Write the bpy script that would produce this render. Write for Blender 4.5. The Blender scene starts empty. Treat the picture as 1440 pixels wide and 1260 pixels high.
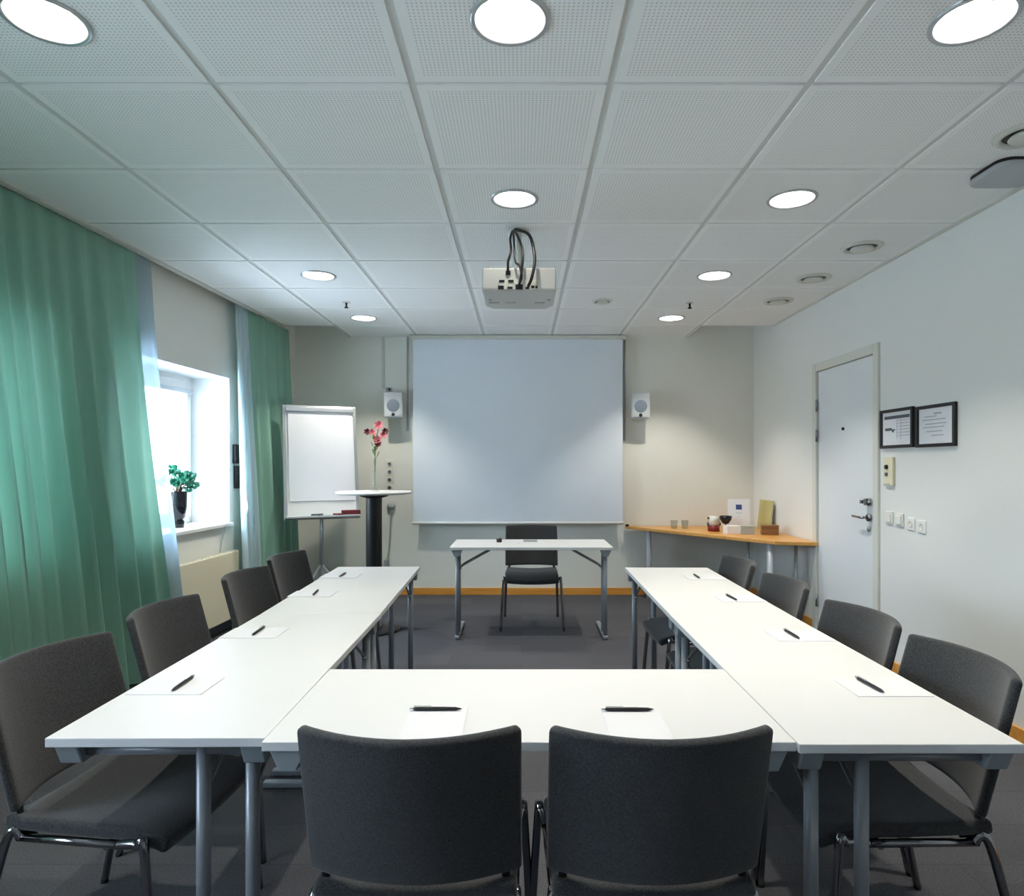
import bpy, bmesh, math, random
from mathutils import Vector, Matrix
random.seed(7)
R = math.radians
PI = math.pi
scene = bpy.context.scene
COL = scene.collection

# ------------------------------------------------------------------ camera
F = 920.0                  # focal length in pixels of the 1440 px wide frame
EYE = 1.37                 # eye height above the floor
cam_d = bpy.data.cameras.new('camera')
cam = bpy.data.objects.new('camera', cam_d)
COL.objects.link(cam)
cam.location = (0, 0, EYE)
cam.rotation_euler = (R(90), 0, 0)
cam_d.sensor_width = 36.0
cam_d.lens = 36.0 * F / 1440.0
cam_d.shift_x = -13 / 1440.0
cam_d.shift_y = 25 / 1440.0
cam_d.clip_start = 0.02
scene.camera = cam

# ------------------------------------------------------------------ world, exposure
EXPOSURE = 1.12
LAMP_W = 11.5
SKY = 11.0
w = bpy.data.worlds.new('overcast_sky')
scene.world = w
w.use_nodes = True
nt = w.node_tree
bg = nt.nodes['Background']
grad_tc = nt.nodes.new('ShaderNodeTexCoord')
grad_sep = nt.nodes.new('ShaderNodeSeparateXYZ')
grad_ramp = nt.nodes.new('ShaderNodeValToRGB')
grad_ramp.color_ramp.elements[0].position = 0.45
grad_ramp.color_ramp.elements[0].color = (0.48, 0.49, 0.48, 1)
grad_ramp.color_ramp.elements[1].position = 0.56
grad_ramp.color_ramp.elements[1].color = (0.72, 0.85, 1.0, 1)
mp = nt.nodes.new('ShaderNodeMapRange')
mp.inputs['From Min'].default_value = -1
mp.inputs['From Max'].default_value = 1
nt.links.new(grad_tc.outputs['Generated'], grad_sep.inputs[0])
nt.links.new(grad_sep.outputs['Z'], mp.inputs['Value'])
nt.links.new(mp.outputs[0], grad_ramp.inputs[0])
nt.links.new(grad_ramp.outputs[0], bg.inputs['Color'])
bg.inputs['Strength'].default_value = SKY

vs = scene.view_settings
vs.view_transform = 'Standard'
vs.look = 'None'
vs.exposure = EXPOSURE
vs.gamma = 1
vs.use_curve_mapping = False
cy = scene.cycles
cy.use_denoising = True
cy.max_bounces = 10
cy.diffuse_bounces = 6
cy.glossy_bounces = 4
cy.transmission_bounces = 6
cy.transparent_max_bounces = 10
cy.sample_clamp_indirect = 6.0
cy.caustics_reflective = False
cy.caustics_refractive = False


# ------------------------------------------------------------------ helpers
def WX(px, Y): return (px - 733.0) / F * Y
def WZ(py, Y): return EYE + (655.0 - py) / F * Y

def tag(o, label=None, cat=None, group=None, kind=None):
    if label: o['label'] = label
    if cat: o['category'] = cat
    if group: o['group'] = group
    if kind: o['kind'] = kind
    return o

def empty(name, loc=(0, 0, 0), rz=0.0):
    o = bpy.data.objects.new(name, None)
    o.empty_display_size = 0.1
    COL.objects.link(o)
    o.location = loc
    o.rotation_euler = (0, 0, rz)
    return o

def thing(name, label, cat, loc=(0, 0, 0), rz=0.0, group=None):
    return tag(empty(name, loc, rz), label, cat, group)

def copy_tree(o, parent=None):
    c = o.copy()
    COL.objects.link(c)
    c.parent = parent
    for ch in list(o.children):
        copy_tree(ch, c)
    return c

class MB:
    """collects geometry for ONE mesh object"""
    def __init__(s):
        s.v = []; s.f = []; s.sm = []; s.mi = []
    def add(s, vs, fs, smooth=False, mi=0):
        n = len(s.v)
        s.v += [tuple(p) for p in vs]
        for f in fs:
            s.f.append([i + n for i in f]); s.sm.append(smooth); s.mi.append(mi)
        return s
    def box(s, x0, y0, z0, x1, y1, z1, mi=0, M=None):
        vs = [(x0,y0,z0),(x1,y0,z0),(x1,y1,z0),(x0,y1,z0),(x0,y0,z1),(x1,y0,z1),(x1,y1,z1),(x0,y1,z1)]
        if M: vs = [M @ Vector(p) for p in vs]
        return s.add(vs, [(3,2,1,0),(4,5,6,7),(0,1,5,4),(1,2,6,5),(2,3,7,6),(3,0,4,7)], False, mi)
    def cbox(s, c, d, mi=0, M=None):
        return s.box(c[0]-d[0]/2, c[1]-d[1]/2, c[2]-d[2]/2, c[0]+d[0]/2, c[1]+d[1]/2, c[2]+d[2]/2, mi, M)
    def prism(s, poly, z0, z1, mi=0, M=None, smooth=False):
        n = len(poly)
        vs = [(p[0], p[1], z0) for p in poly] + [(p[0], p[1], z1) for p in poly]
        if M: vs = [M @ Vector(p) for p in vs]
        s.add(vs, [list(range(n))[::-1], [i + n for i in range(n)]], False, mi)
        m = len(s.v) - 2*n
        for i in range(n):
            j = (i+1) % n
            s.f.append([m+i, m+j, m+j+n, m+i+n]); s.sm.append(smooth); s.mi.append(mi)
        return s
    def lathe(s, prof, c=(0,0,0), n=32, mi=0, M=None, close=False):
        vs = []; fs = []
        k = len(prof)
        for i in range(n):
            a = 2*PI*i/n
            for (r, z) in prof:
                p = Vector((c[0]+r*math.cos(a), c[1]+r*math.sin(a), c[2]+z))
                vs.append(M @ p if M else p)
        for i in range(n):
            j = (i+1) % n
            for q in range(k-1):
                fs.append((i*k+q, j*k+q, j*k+q+1, i*k+q+1))
            if close: fs.append((i*k+k-1, j*k+k-1, j*k, i*k))
        return s.add(vs, fs, True, mi)
    def tube(s, path, r, n=10, mi=0, cap=True, sx=1.0, sy=1.0):
        P = [Vector(p) for p in path]
        rr = r if isinstance(r, (list, tuple)) else [r]*len(P)
        vs = []; up = None
        for i, p in enumerate(P):
            t = (P[min(i+1, len(P)-1)] - P[max(i-1, 0)]).normalized()
            if up is None:
                up = Vector((0,0,1)) if abs(t.z) < 0.9 else Vector((0,1,0))
            a = t.cross(up).normalized(); b = a.cross(t).normalized(); up = b
            for k in range(n):
                q = 2*PI*k/n
                vs.append(p + a*math.cos(q)*rr[i]*sx + b*math.sin(q)*rr[i]*sy)
        fs = []
        for i in range(len(P)-1):
            for k in range(n):
                l = (k+1) % n
                fs.append((i*n+k, i*n+l, (i+1)*n+l, (i+1)*n+k))
        s.add(vs, fs, True, mi)
        if cap:
            m = len(s.v) - len(vs)
            s.f.append([m+k for k in range(n)][::-1]); s.sm.append(False); s.mi.append(mi)
            e = m + (len(P)-1)*n
            s.f.append([e+k for k in range(n)]); s.sm.append(False); s.mi.append(mi)
        return s
    def shell(s, fn, nu, nv, t, mi=0):
        """thick curved sheet: fn(u,v) -> point, u in [-1,1], v in [0,1]; t thickness"""
        G = [[Vector(fn(-1 + 2*i/nu, j/nv)) for i in range(nu+1)] for j in range(nv+1)]
        N = []
        for j in range(nv+1):
            row = []
            for i in range(nu+1):
                du = G[j][min(i+1, nu)] - G[j][max(i-1, 0)]
                dv = G[min(j+1, nv)][i] - G[max(j-1, 0)][i]
                row.append(du.cross(dv).normalized())
            N.append(row)
        W = nu+1; H = nv+1; vs = []
        for sgn in (0.5, -0.5):
            for j in range(H):
                for i in range(W):
                    vs.append(G[j][i] + N[j][i]*t*sgn)
        o = W*H; fs = []
        for j in range(nv):
            for i in range(nu):
                a = j*W+i
                fs.append((a, a+1, a+W+1, a+W))
                fs.append((o+a, o+a+W, o+a+W+1, o+a+1))
        for i in range(nu):
            fs.append((i+1, i, o+i, o+i+1))
            a = nv*W+i
            fs.append((a, a+1, o+a+1, o+a))
        for j in range(nv):
            a = j*W
            fs.append((a, a+W, o+a+W, o+a))
            a = j*W+nu
            fs.append((a+W, a, o+a, o+a+W))
        return s.add(vs, fs, True, mi)
    def build(s, name, mats, parent=None, bevel=0.0, seg=2, loc=None, rot=None, weld=False, angle=40):
        me = bpy.data.meshes.new(name)
        me.from_pydata(s.v, [], s.f)
        me.polygons.foreach_set('use_smooth', s.sm)
        me.polygons.foreach_set('material_index', s.mi)
        if not isinstance(mats, (list, tuple)): mats = [mats]
        for m in mats: me.materials.append(m)
        bm = bmesh.new(); bm.from_mesh(me)
        if weld: bmesh.ops.remove_doubles(bm, verts=bm.verts, dist=1e-5)
        bmesh.ops.recalc_face_normals(bm, faces=bm.faces)
        bm.to_mesh(me); bm.free()
        me.update()
        o = bpy.data.objects.new(name, me)
        COL.objects.link(o)
        if parent: o.parent = parent
        if loc: o.location = loc
        if rot: o.rotation_euler = rot
        if bevel:
            b = o.modifiers.new('bevel', 'BEVEL')
            b.width = bevel; b.segments = seg; b.limit_method = 'ANGLE'; b.angle_limit = R(angle)
            b.harden_normals = False
        return o

def rrect(w, h, r, n=4, cx=0, cy=0):
    pts = []
    for (sx, sy, a0) in ((1,1,0), (-1,1,90), (-1,-1,180), (1,-1,270)):
        for k in range(n+1):
            a = R(a0 + 90*k/n)
            pts.append((cx + sx*(w/2-r) + r*math.cos(a), cy + sy*(h/2-r) + r*math.sin(a)))
    return pts

# ------------------------------------------------------------------ materials
def mat(name, col, rough=0.6, metal=0.0, bump=0.0, bscale=80.0, var=0.0, vscale=6.0, emis=None, estr=0.0,
        trans=0.0, ior=1.45, alpha=1.0, sheen=0.0, spec=0.5, stretch=None, coat=0.0):
    m = bpy.data.materials.new(name)
    m.use_nodes = True
    t = m.node_tree; p = t.nodes['Principled BSDF']
    p.inputs['Base Color'].default_value = (*col, 1)
    p.inputs['Roughness'].default_value = rough
    p.inputs['Metallic'].default_value = metal
    p.inputs['IOR'].default_value = ior
    p.inputs['Specular IOR Level'].default_value = spec
    p.inputs['Transmission Weight'].default_value = trans
    p.inputs['Alpha'].default_value = alpha
    p.inputs['Sheen Weight'].default_value = sheen
    p.inputs['Coat Weight'].default_value = coat
    if emis:
        p.inputs['Emission Color'].default_value = (*emis, 1)
        p.inputs['Emission Strength'].default_value = estr
    tc = t.nodes.new('ShaderNodeTexCoord')
    src = tc.outputs['Object']
    if stretch:
        mpn = t.nodes.new('ShaderNodeMapping'); mpn.inputs['Scale'].default_value = stretch
        t.links.new(src, mpn.inputs[0]); src = mpn.outputs[0]
    # every surface carries at least a faint procedural variation
    nz = t.nodes.new('ShaderNodeTexNoise'); nz.inputs['Scale'].default_value = vscale
    nz.inputs['Detail'].default_value = 4
    t.links.new(src, nz.inputs['Vector'])
    v = max(var, 0.015)
    mx = t.nodes.new('ShaderNodeMix'); mx.data_type = 'RGBA'
    mx.inputs['A'].default_value = (*[max(0, c*(1-v)) for c in col], 1)
    mx.inputs['B'].default_value = (*[min(1, c*(1+v)) for c in col], 1)
    t.links.new(nz.outputs['Fac'], mx.inputs['Factor'])
    t.links.new(mx.outputs['Result'], p.inputs['Base Color'])
    if bump:
        n2 = t.nodes.new('ShaderNodeTexNoise'); n2.inputs['Scale'].default_value = bscale
        n2.inputs['Detail'].default_value = 3
        t.links.new(src, n2.inputs['Vector'])
        bp = t.nodes.new('ShaderNodeBump'); bp.inputs['Strength'].default_value = bump
        bp.inputs['Distance'].default_value = 0.002
        t.links.new(n2.outputs['Fac'], bp.inputs['Height'])
        t.links.new(bp.outputs[0], p.inputs['Normal'])
    return m

M = {}
M['wall'] = mat('painted_wall', (0.80, 0.80, 0.74), 0.8, bump=0.15, bscale=120, var=0.02, vscale=1.5)
M['wall_right'] = mat('painted_wall_cool', (0.80, 0.81, 0.79), 0.75, bump=0.15, bscale=120, var=0.02, vscale=1.5)
M['reveal'] = mat('window_reveal_paint', (0.86, 0.87, 0.88), 0.6)
M['white'] = mat('white_paint', (0.84, 0.84, 0.82), 0.45)
M['offwhite'] = mat('offwhite_plastic', (0.76, 0.75, 0.68), 0.45)
M['cream'] = mat('cream_enamel', (0.80, 0.74, 0.54), 0.45)
M['laminate'] = mat('white_laminate', (0.725, 0.725, 0.725), 0.38, spec=0.3)
M['tedge'] = mat('laminate_edge', (0.72, 0.74, 0.76), 0.4)
M['grey_metal'] = mat('grey_powder_coat', (0.24, 0.26, 0.29), 0.38, metal=0.25)
M['bracket'] = mat('grey_plastic_bracket', (0.27, 0.31, 0.33), 0.5)
M['chrome'] = mat('chrome', (0.62, 0.62, 0.64), 0.16, metal=1.0)
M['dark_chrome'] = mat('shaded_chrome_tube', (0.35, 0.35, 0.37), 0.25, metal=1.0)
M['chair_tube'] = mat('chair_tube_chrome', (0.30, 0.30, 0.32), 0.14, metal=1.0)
M['black'] = mat('black_plastic', (0.012, 0.012, 0.014), 0.4)
M['black_metal'] = mat('black_metal', (0.02, 0.02, 0.022), 0.35, metal=0.3)
M['black_gloss'] = mat('glossy_black_glaze', (0.01, 0.01, 0.014), 0.12)
M['door'] = mat('door_paint', (0.80, 0.83, 0.86), 0.45)
M['door_frame'] = mat('door_frame_paint', (0.70, 0.70, 0.64), 0.5)
M['screen'] = mat('projection_screen_fabric', (0.76, 0.81, 0.88), 0.85)
M['paper'] = mat('white_paper', (0.83, 0.83, 0.86), 0.7)
M['pad_paper'] = mat('notepad_paper', (0.745, 0.745, 0.775), 0.7)
M['ink'] = mat('dark_print', (0.10, 0.11, 0.14), 0.7)
M['pale_ink'] = mat('pale_print', (0.42, 0.44, 0.50), 0.7)
M['blue'] = mat('navy_print', (0.05, 0.09, 0.26), 0.6)
M['grey_card'] = mat('grey_card', (0.42, 0.43, 0.41), 0.7)
M['yellow_card'] = mat('yellow_card', (0.55, 0.50, 0.22), 0.7)
M['red'] = mat('dark_red', (0.22, 0.02, 0.02), 0.35)
M['eraser'] = mat('dark_red_felt', (0.16, 0.025, 0.03), 0.8)
M['leaf'] = mat('jade_leaf', (0.025, 0.22, 0.13), 0.4, var=0.35, vscale=25)
M['stem'] = mat('green_stem', (0.10, 0.18, 0.06), 0.5)
M['twig'] = mat('brown_twig', (0.20, 0.13, 0.09), 0.7)
M['pink'] = mat('pink_petal', (0.62, 0.16, 0.20), 0.5, var=0.3, vscale=40)
M['darkpetal'] = mat('maroon_petal', (0.10, 0.01, 0.02), 0.5)
M['soil'] = mat('soil', (0.05, 0.035, 0.025), 0.9)
M['grille'] = mat('speaker_grille', (0.20, 0.24, 0.30), 0.6, bump=0.8, bscale=300)
M['speaker'] = mat('pale_speaker_shell', (0.50, 0.53, 0.56), 0.5)
M['frost'] = mat('ribbed_reflector', (0.20, 0.22, 0.24), 0.4, metal=0.2)
M['vent'] = mat('vent_paint', (0.66, 0.66, 0.60), 0.5)
M['grey_panel'] = mat('smooth_grey_plastic', (0.42, 0.44, 0.46), 0.45)
M['silver_strip'] = mat('silver_aluminium', (0.5, 0.52, 0.54), 0.35, metal=0.7)

# fabric of the chairs
def fabric(name, c1, c2):
    m = bpy.data.materials.new(name); m.use_nodes = True
    t = m.node_tree; p = t.nodes['Principled BSDF']
    p.inputs['Roughness'].default_value = 0.9
    p.inputs['Specular IOR Level'].default_value = 0.2
    p.inputs['Sheen Weight'].default_value = 0.2
    p.inputs['Sheen Roughness'].default_value = 0.5
    tc = t.nodes.new('ShaderNodeTexCoord')
    n = t.nodes.new('ShaderNodeTexNoise'); n.inputs['Scale'].default_value = 260; n.inputs['Detail'].default_value = 3
    n.inputs['Roughness'].default_value = 0.7
    t.links.new(tc.outputs['Object'], n.inputs['Vector'])
    rp = t.nodes.new('ShaderNodeValToRGB')
    rp.color_ramp.elements[0].position = 0.35; rp.color_ramp.elements[0].color = (*c1, 1)
    rp.color_ramp.elements[1].position = 0.68; rp.color_ramp.elements[1].color = (*c2, 1)
    t.links.new(n.outputs['Fac'], rp.inputs[0])
    t.links.new(rp.outputs[0], p.inputs['Base Color'])
    b = t.nodes.new('ShaderNodeBump'); b.inputs['Strength'].default_value = 0.5; b.inputs['Distance'].default_value = 0.001
    t.links.new(n.outputs['Fac'], b.inputs['Height']); t.links.new(b.outputs[0], p.inputs['Normal'])
    return m
M['fabric'] = fabric('charcoal_wool', (0.023, 0.024, 0.026), (0.066, 0.068, 0.072))

# wood
def wood(name, c1, c2, sc=(1, 12, 12), rough=0.35):
    m = bpy.data.materials.new(name); m.use_nodes = True
    t = m.node_tree; p = t.nodes['Principled BSDF']; p.inputs['Roughness'].default_value = rough
    tc = t.nodes.new('ShaderNodeTexCoord'); mp_ = t.nodes.new('ShaderNodeMapping'); mp_.inputs['Scale'].default_value = sc
    n = t.nodes.new('ShaderNodeTexNoise'); n.inputs['Scale'].default_value = 3; n.inputs['Detail'].default_value = 6
    rp = t.nodes.new('ShaderNodeValToRGB')
    rp.color_ramp.elements[0].position = 0.3; rp.color_ramp.elements[0].color = (*c1, 1)
    rp.color_ramp.elements[1].position = 0.75; rp.color_ramp.elements[1].color = (*c2, 1)
    t.links.new(tc.outputs['Object'], mp_.inputs[0]); t.links.new(mp_.outputs[0], n.inputs['Vector'])
    t.links.new(n.outputs['Fac'], rp.inputs[0]); t.links.new(rp.outputs[0], p.inputs['Base Color'])
    return m
M['wood'] = wood('varnished_birch', (0.62, 0.29, 0.06), (0.78, 0.42, 0.12))
M['baseboard'] = wood('varnished_skirting', (0.66, 0.27, 0.04), (0.78, 0.38, 0.08))
M['wood_dark'] = wood('brown_box_wood', (0.18, 0.08, 0.03), (0.30, 0.16, 0.07))

# carpet tiles
def carpet():
    m = bpy.data.materials.new('dark_carpet_tiles'); m.use_nodes = True
    t = m.node_tree; p = t.nodes['Principled BSDF']
    p.inputs['Roughness'].default_value = 0.95; p.inputs['Specular IOR Level'].default_value = 0.15
    tc = t.nodes.new('ShaderNodeTexCoord')
    br = t.nodes.new('ShaderNodeTexBrick')
    br.offset = 0.5
    br.inputs['Scale'].default_value = 1.0
    br.inputs['Mortar Size'].default_value = 0.0015
    br.inputs['Brick Width'].default_value = 1.0
    br.inputs['Row Height'].default_value = 0.25
    br.inputs['Color1'].default_value = (0.080, 0.080, 0.092, 1)
    br.inputs['Color2'].default_value = (0.102, 0.102, 0.114, 1)
    br.inputs['Mortar'].default_value = (0.06, 0.06, 0.068, 1)
    n = t.nodes.new('ShaderNodeTexNoise'); n.inputs['Scale'].default_value = 160; n.inputs['Detail'].default_value = 4
    mx = t.nodes.new('ShaderNodeMix'); mx.data_type = 'RGBA'; mx.blend_type = 'MULTIPLY'; mx.inputs['Factor'].default_value = 0.7
    rp = t.nodes.new('ShaderNodeValToRGB')
    rp.color_ramp.elements[0].position = 0.3; rp.color_ramp.elements[0].color = (0.55, 0.55, 0.55, 1)
    rp.color_ramp.elements[1].position = 0.7; rp.color_ramp.elements[1].color = (1.25, 1.25, 1.25, 1)
    t.links.new(tc.outputs['Object'], br.inputs['Vector']); t.links.new(tc.outputs['Object'], n.inputs['Vector'])
    t.links.new(n.outputs['Fac'], rp.inputs[0])
    t.links.new(br.outputs['Color'], mx.inputs['A']); t.links.new(rp.outputs[0], mx.inputs['B'])
    t.links.new(mx.outputs['Result'], p.inputs['Base Color'])
    b = t.nodes.new('ShaderNodeBump'); b.inputs['Strength'].default_value = 0.6; b.inputs['Distance'].default_value = 0.003
    t.links.new(n.outputs['Fac'], b.inputs['Height']); t.links.new(b.outputs[0], p.inputs['Normal'])
    return m
M['carpet'] = carpet()

# perforated acoustic ceiling tile: a grid of small holes, plain margin round each tile
TX0, TW = -1.816, 0.7125      # first longitudinal grid line, tile width
TY0, TD = 2.346, 0.675        # one transverse grid line, tile depth
def ceiling_mat():
    m = bpy.data.materials.new('perforated_ceiling_tile'); m.use_nodes = True
    t = m.node_tree; p = t.nodes['Principled BSDF']; p.inputs['Roughness'].default_value = 0.8
    tc = t.nodes.new('ShaderNodeTexCoord'); sp = t.nodes.new('ShaderNodeSeparateXYZ')
    t.links.new(tc.outputs['Object'], sp.inputs[0])
    def math_(op, a, b=None, c=None):
        n = t.nodes.new('ShaderNodeMath'); n.operation = op
        for i, v in enumerate((a, b, c)):
            if v is None: continue
            if isinstance(v, (int, float)): n.inputs[i].default_value = v
            else: t.links.new(v, n.inputs[i])
        return n.outputs[0]
    def axis(src, o, width, count):
        fr = math_('MULTIPLY', math_('FRACT', math_('DIVIDE', math_('SUBTRACT', src, o), width)), width)  # position in tile
        marg = math_('LESS_THAN', math_('ABSOLUTE', math_('SUBTRACT', fr, width/2)), width/2 - 0.045)
        pitch = (width - 0.09) / count
        cell = math_('SUBTRACT', math_('FRACT', math_('DIVIDE', math_('SUBTRACT', fr, 0.045), pitch)), 0.5)
        return marg, math_('MULTIPLY', cell, pitch)
    mx_, dx = axis(sp.outputs['X'], TX0, TW, 44)
    my_, dy = axis(sp.outputs['Y'], TY0, TD, 41)
    d = math_('SQRT', math_('ADD', math_('MULTIPLY', dx, dx), math_('MULTIPLY', dy, dy)))
    hole = math_('MULTIPLY', math_('MULTIPLY', math_('LESS_THAN', d, 0.0034), mx_), my_)
    mix = t.nodes.new('ShaderNodeMix'); mix.data_type = 'RGBA'
    mix.inputs['A'].default_value = (0.90, 0.905, 0.89, 1)
    mix.inputs['B'].default_value = (0.64, 0.64, 0.64, 1)
    t.links.new(hole, mix.inputs['Factor'])
    t.links.new(mix.outputs['Result'], p.inputs['Base Color'])
    return m
M['tile'] = ceiling_mat()
M['tbar'] = mat('ceiling_grid_paint', (0.66, 0.67, 0.65), 0.6)

# sheer curtain cloth
def cloth(name, col, tr_col, transp, transl=0.5):
    m = bpy.data.materials.new(name); m.use_nodes = True
    t = m.node_tree
    for n in list(t.nodes):
        if n.type != 'OUTPUT_MATERIAL': t.nodes.remove(n)
    out = [n for n in t.nodes if n.type == 'OUTPUT_MATERIAL'][0]
    tc = t.nodes.new('ShaderNodeTexCoord')
    mpn = t.nodes.new('ShaderNodeMapping'); mpn.inputs['Scale'].default_value = (1, 1, 0.03)
    nz = t.nodes.new('ShaderNodeTexNoise'); nz.inputs['Scale'].default_value = 14; nz.inputs['Detail'].default_value = 3
    t.links.new(tc.outputs['Object'], mpn.inputs[0]); t.links.new(mpn.outputs[0], nz.inputs['Vector'])
    mc = t.nodes.new('ShaderNodeMix'); mc.data_type = 'RGBA'
    mc.inputs['A'].default_value = (*[c*0.85 for c in col], 1); mc.inputs['B'].default_value = (*[min(1, c*1.15) for c in col], 1)
    t.links.new(nz.outputs['Fac'], mc.inputs['Factor'])
    df = t.nodes.new('ShaderNodeBsdfDiffuse'); t.links.new(mc.outputs['Result'], df.inputs['Color'])
    tl = t.nodes.new('ShaderNodeBsdfTranslucent'); tl.inputs['Color'].default_value = (*tr_col, 1)
    tp = t.nodes.new('ShaderNodeBsdfTransparent'); tp.inputs['Color'].default_value = (0.8, 0.95, 0.92, 1)
    m1 = t.nodes.new('ShaderNodeMixShader'); m1.inputs[0].default_value = transl
    m2 = t.nodes.new('ShaderNodeMixShader'); m2.inputs[0].default_value = transp
    t.links.new(df.outputs[0], m1.inputs[1]); t.links.new(tl.outputs[0], m1.inputs[2])
    t.links.new(m1.outputs[0], m2.inputs[1]); t.links.new(tp.outputs[0], m2.inputs[2])
    t.links.new(m2.outputs[0], out.inputs['Surface'])
    return m
M['curtain'] = cloth('green_voile', (0.31, 0.54, 0.44), (0.16, 0.30, 0.23), 0.003, 0.16)
M['window_lit_voile'] = cloth('window_lit_voile', (0.66, 0.80, 0.84), (0.6, 0.75, 0.8), 0.04, 0.4)  # sheer edge cloth with the window light painted into its colour
M['sheer'] = cloth('pale_blue_sheer', (0.52, 0.64, 0.72), (0.34, 0.44, 0.54), 0.22, 0.5)

def glass(name, tint, gloss=0.08):
    m = bpy.data.materials.new(name); m.use_nodes = True
    t = m.node_tree
    for n in list(t.nodes):
        if n.type != 'OUTPUT_MATERIAL': t.nodes.remove(n)
    out = [n for n in t.nodes if n.type == 'OUTPUT_MATERIAL'][0]
    tp = t.nodes.new('ShaderNodeBsdfTransparent'); tp.inputs['Color'].default_value = (*tint, 1)
    gl = t.nodes.new('ShaderNodeBsdfGlossy'); gl.inputs['Roughness'].default_value = 0.03
    lw = t.nodes.new('ShaderNodeLayerWeight'); lw.inputs['Blend'].default_value = 0.5
    pw = t.nodes.new('ShaderNodeMath'); pw.operation = 'POWER'; pw.inputs[1].default_value = 4.0
    ma = t.nodes.new('ShaderNodeMath'); ma.operation = 'MULTIPLY_ADD'; ma.inputs[1].default_value = 0.6; ma.inputs[2].default_value = 0.04
    t.links.new(lw.outputs['Facing'], pw.inputs[0]); t.links.new(pw.outputs[0], ma.inputs[0])
    mx = t.nodes.new('ShaderNodeMixShader')
    t.links.new(ma.outputs[0], mx.inputs[0]); t.links.new(tp.outputs[0], mx.inputs[1]); t.links.new(gl.outputs[0], mx.inputs[2])
    t.links.new(mx.outputs[0], out.inputs['Surface'])
    return m
M['glass'] = glass('window_glass', (0.96, 0.98, 1.0))
M['clear'] = glass('clear_glass', (0.88, 0.90, 0.90))
M['lamp'] = mat('fluorescent_tube', (0.9, 0.9, 0.9), 0.5, emis=(0.93, 0.97, 1.0), estr=1.6)

# ------------------------------------------------------------------ room shell
CZ = 2.74                   # ceiling height
YB = 6.95                   # back wall
XR = 2.47                   # right wall
YN = -2.4                   # wall behind the camera
YS = 6.39                   # where the side columns of the ceiling stop
def LC(y): return -2.678 + 0.0534*y         # line of the curtain rail / left ceiling edge
WANG = -math.atan(0.0534)                   # left wall is a little out of square
LWX = -2.778                                # left wall plane at y = 0

o = MB().box(-3.6, YN-0.2, -0.1, XR+0.3, YB+0.25, 0).build('floor', M['carpet'])
tag(o, 'dark grey carpet tile floor', 'floor', kind='structure')
o = MB().box(-2.75, YB, 0, XR+0.2, YB+0.15, 3.0).build('wall_back', M['wall'])
tag(o, 'pale wall behind the projection screen', 'wall', kind='structure')
# right wall with a doorway
DY0, DY1, DZ = 4.555, 5.46, 2.165
b = MB()
b.box(XR, YN-0.2, 0, XR+0.2, DY0, 3.0); b.box(XR, DY1, 0, XR+0.2, YB+0.15, 3.0); b.box(XR, DY0, DZ, XR+0.2, DY1, 3.0)
b.box(XR+0.12, DY0, 0, XR+0.2, DY1, DZ)
tag(b.build('wall_right', M['wall_right'], weld=False), 'white wall with the door and the picture frames', 'wall', kind='structure')
tag(MB().box(-3.6, YN-0.2, 0, XR+0.2, YN, 3.0).build('wall_near', M['wall']), 'pale wall at the camera end of the room', 'wall', kind='structure')

# left wall, local frame: y along the wall, -x outwards; window openings (y0,y1,z0,z1)
CW = 1/math.cos(WANG)
def wl(y): return y*CW                      # distance along the wall for a room y
OPEN = [(wl(-0.35), wl(1.15), 0.89, 2.125), (wl(4.05), wl(5.575), 0.89, 2.125), (wl(1.45), wl(3.55), 0.89, 2.125)]
TH = 0.42
b = MB()
ys = [wl(YN-0.4)]
for (a, c, z0, z1) in sorted(OPEN): ys += [a, c]
ys.append(wl(YB+0.2))
for i in range(0, len(ys), 2):
    b.box(-TH, ys[i], 0, 0, ys[i+1], 3.0)
for (a, c, z0, z1) in OPEN:
    b.box(-TH, a, 0, 0, c, z0-0.03); b.box(-TH, a, z1, 0, c, 3.0)
o = b.build('wall_left', M['wall'], loc=(LWX, 0, 0), rot=(0, 0, WANG))
tag(o, 'window wall behind the green curtains', 'wall', kind='structure')

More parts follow.
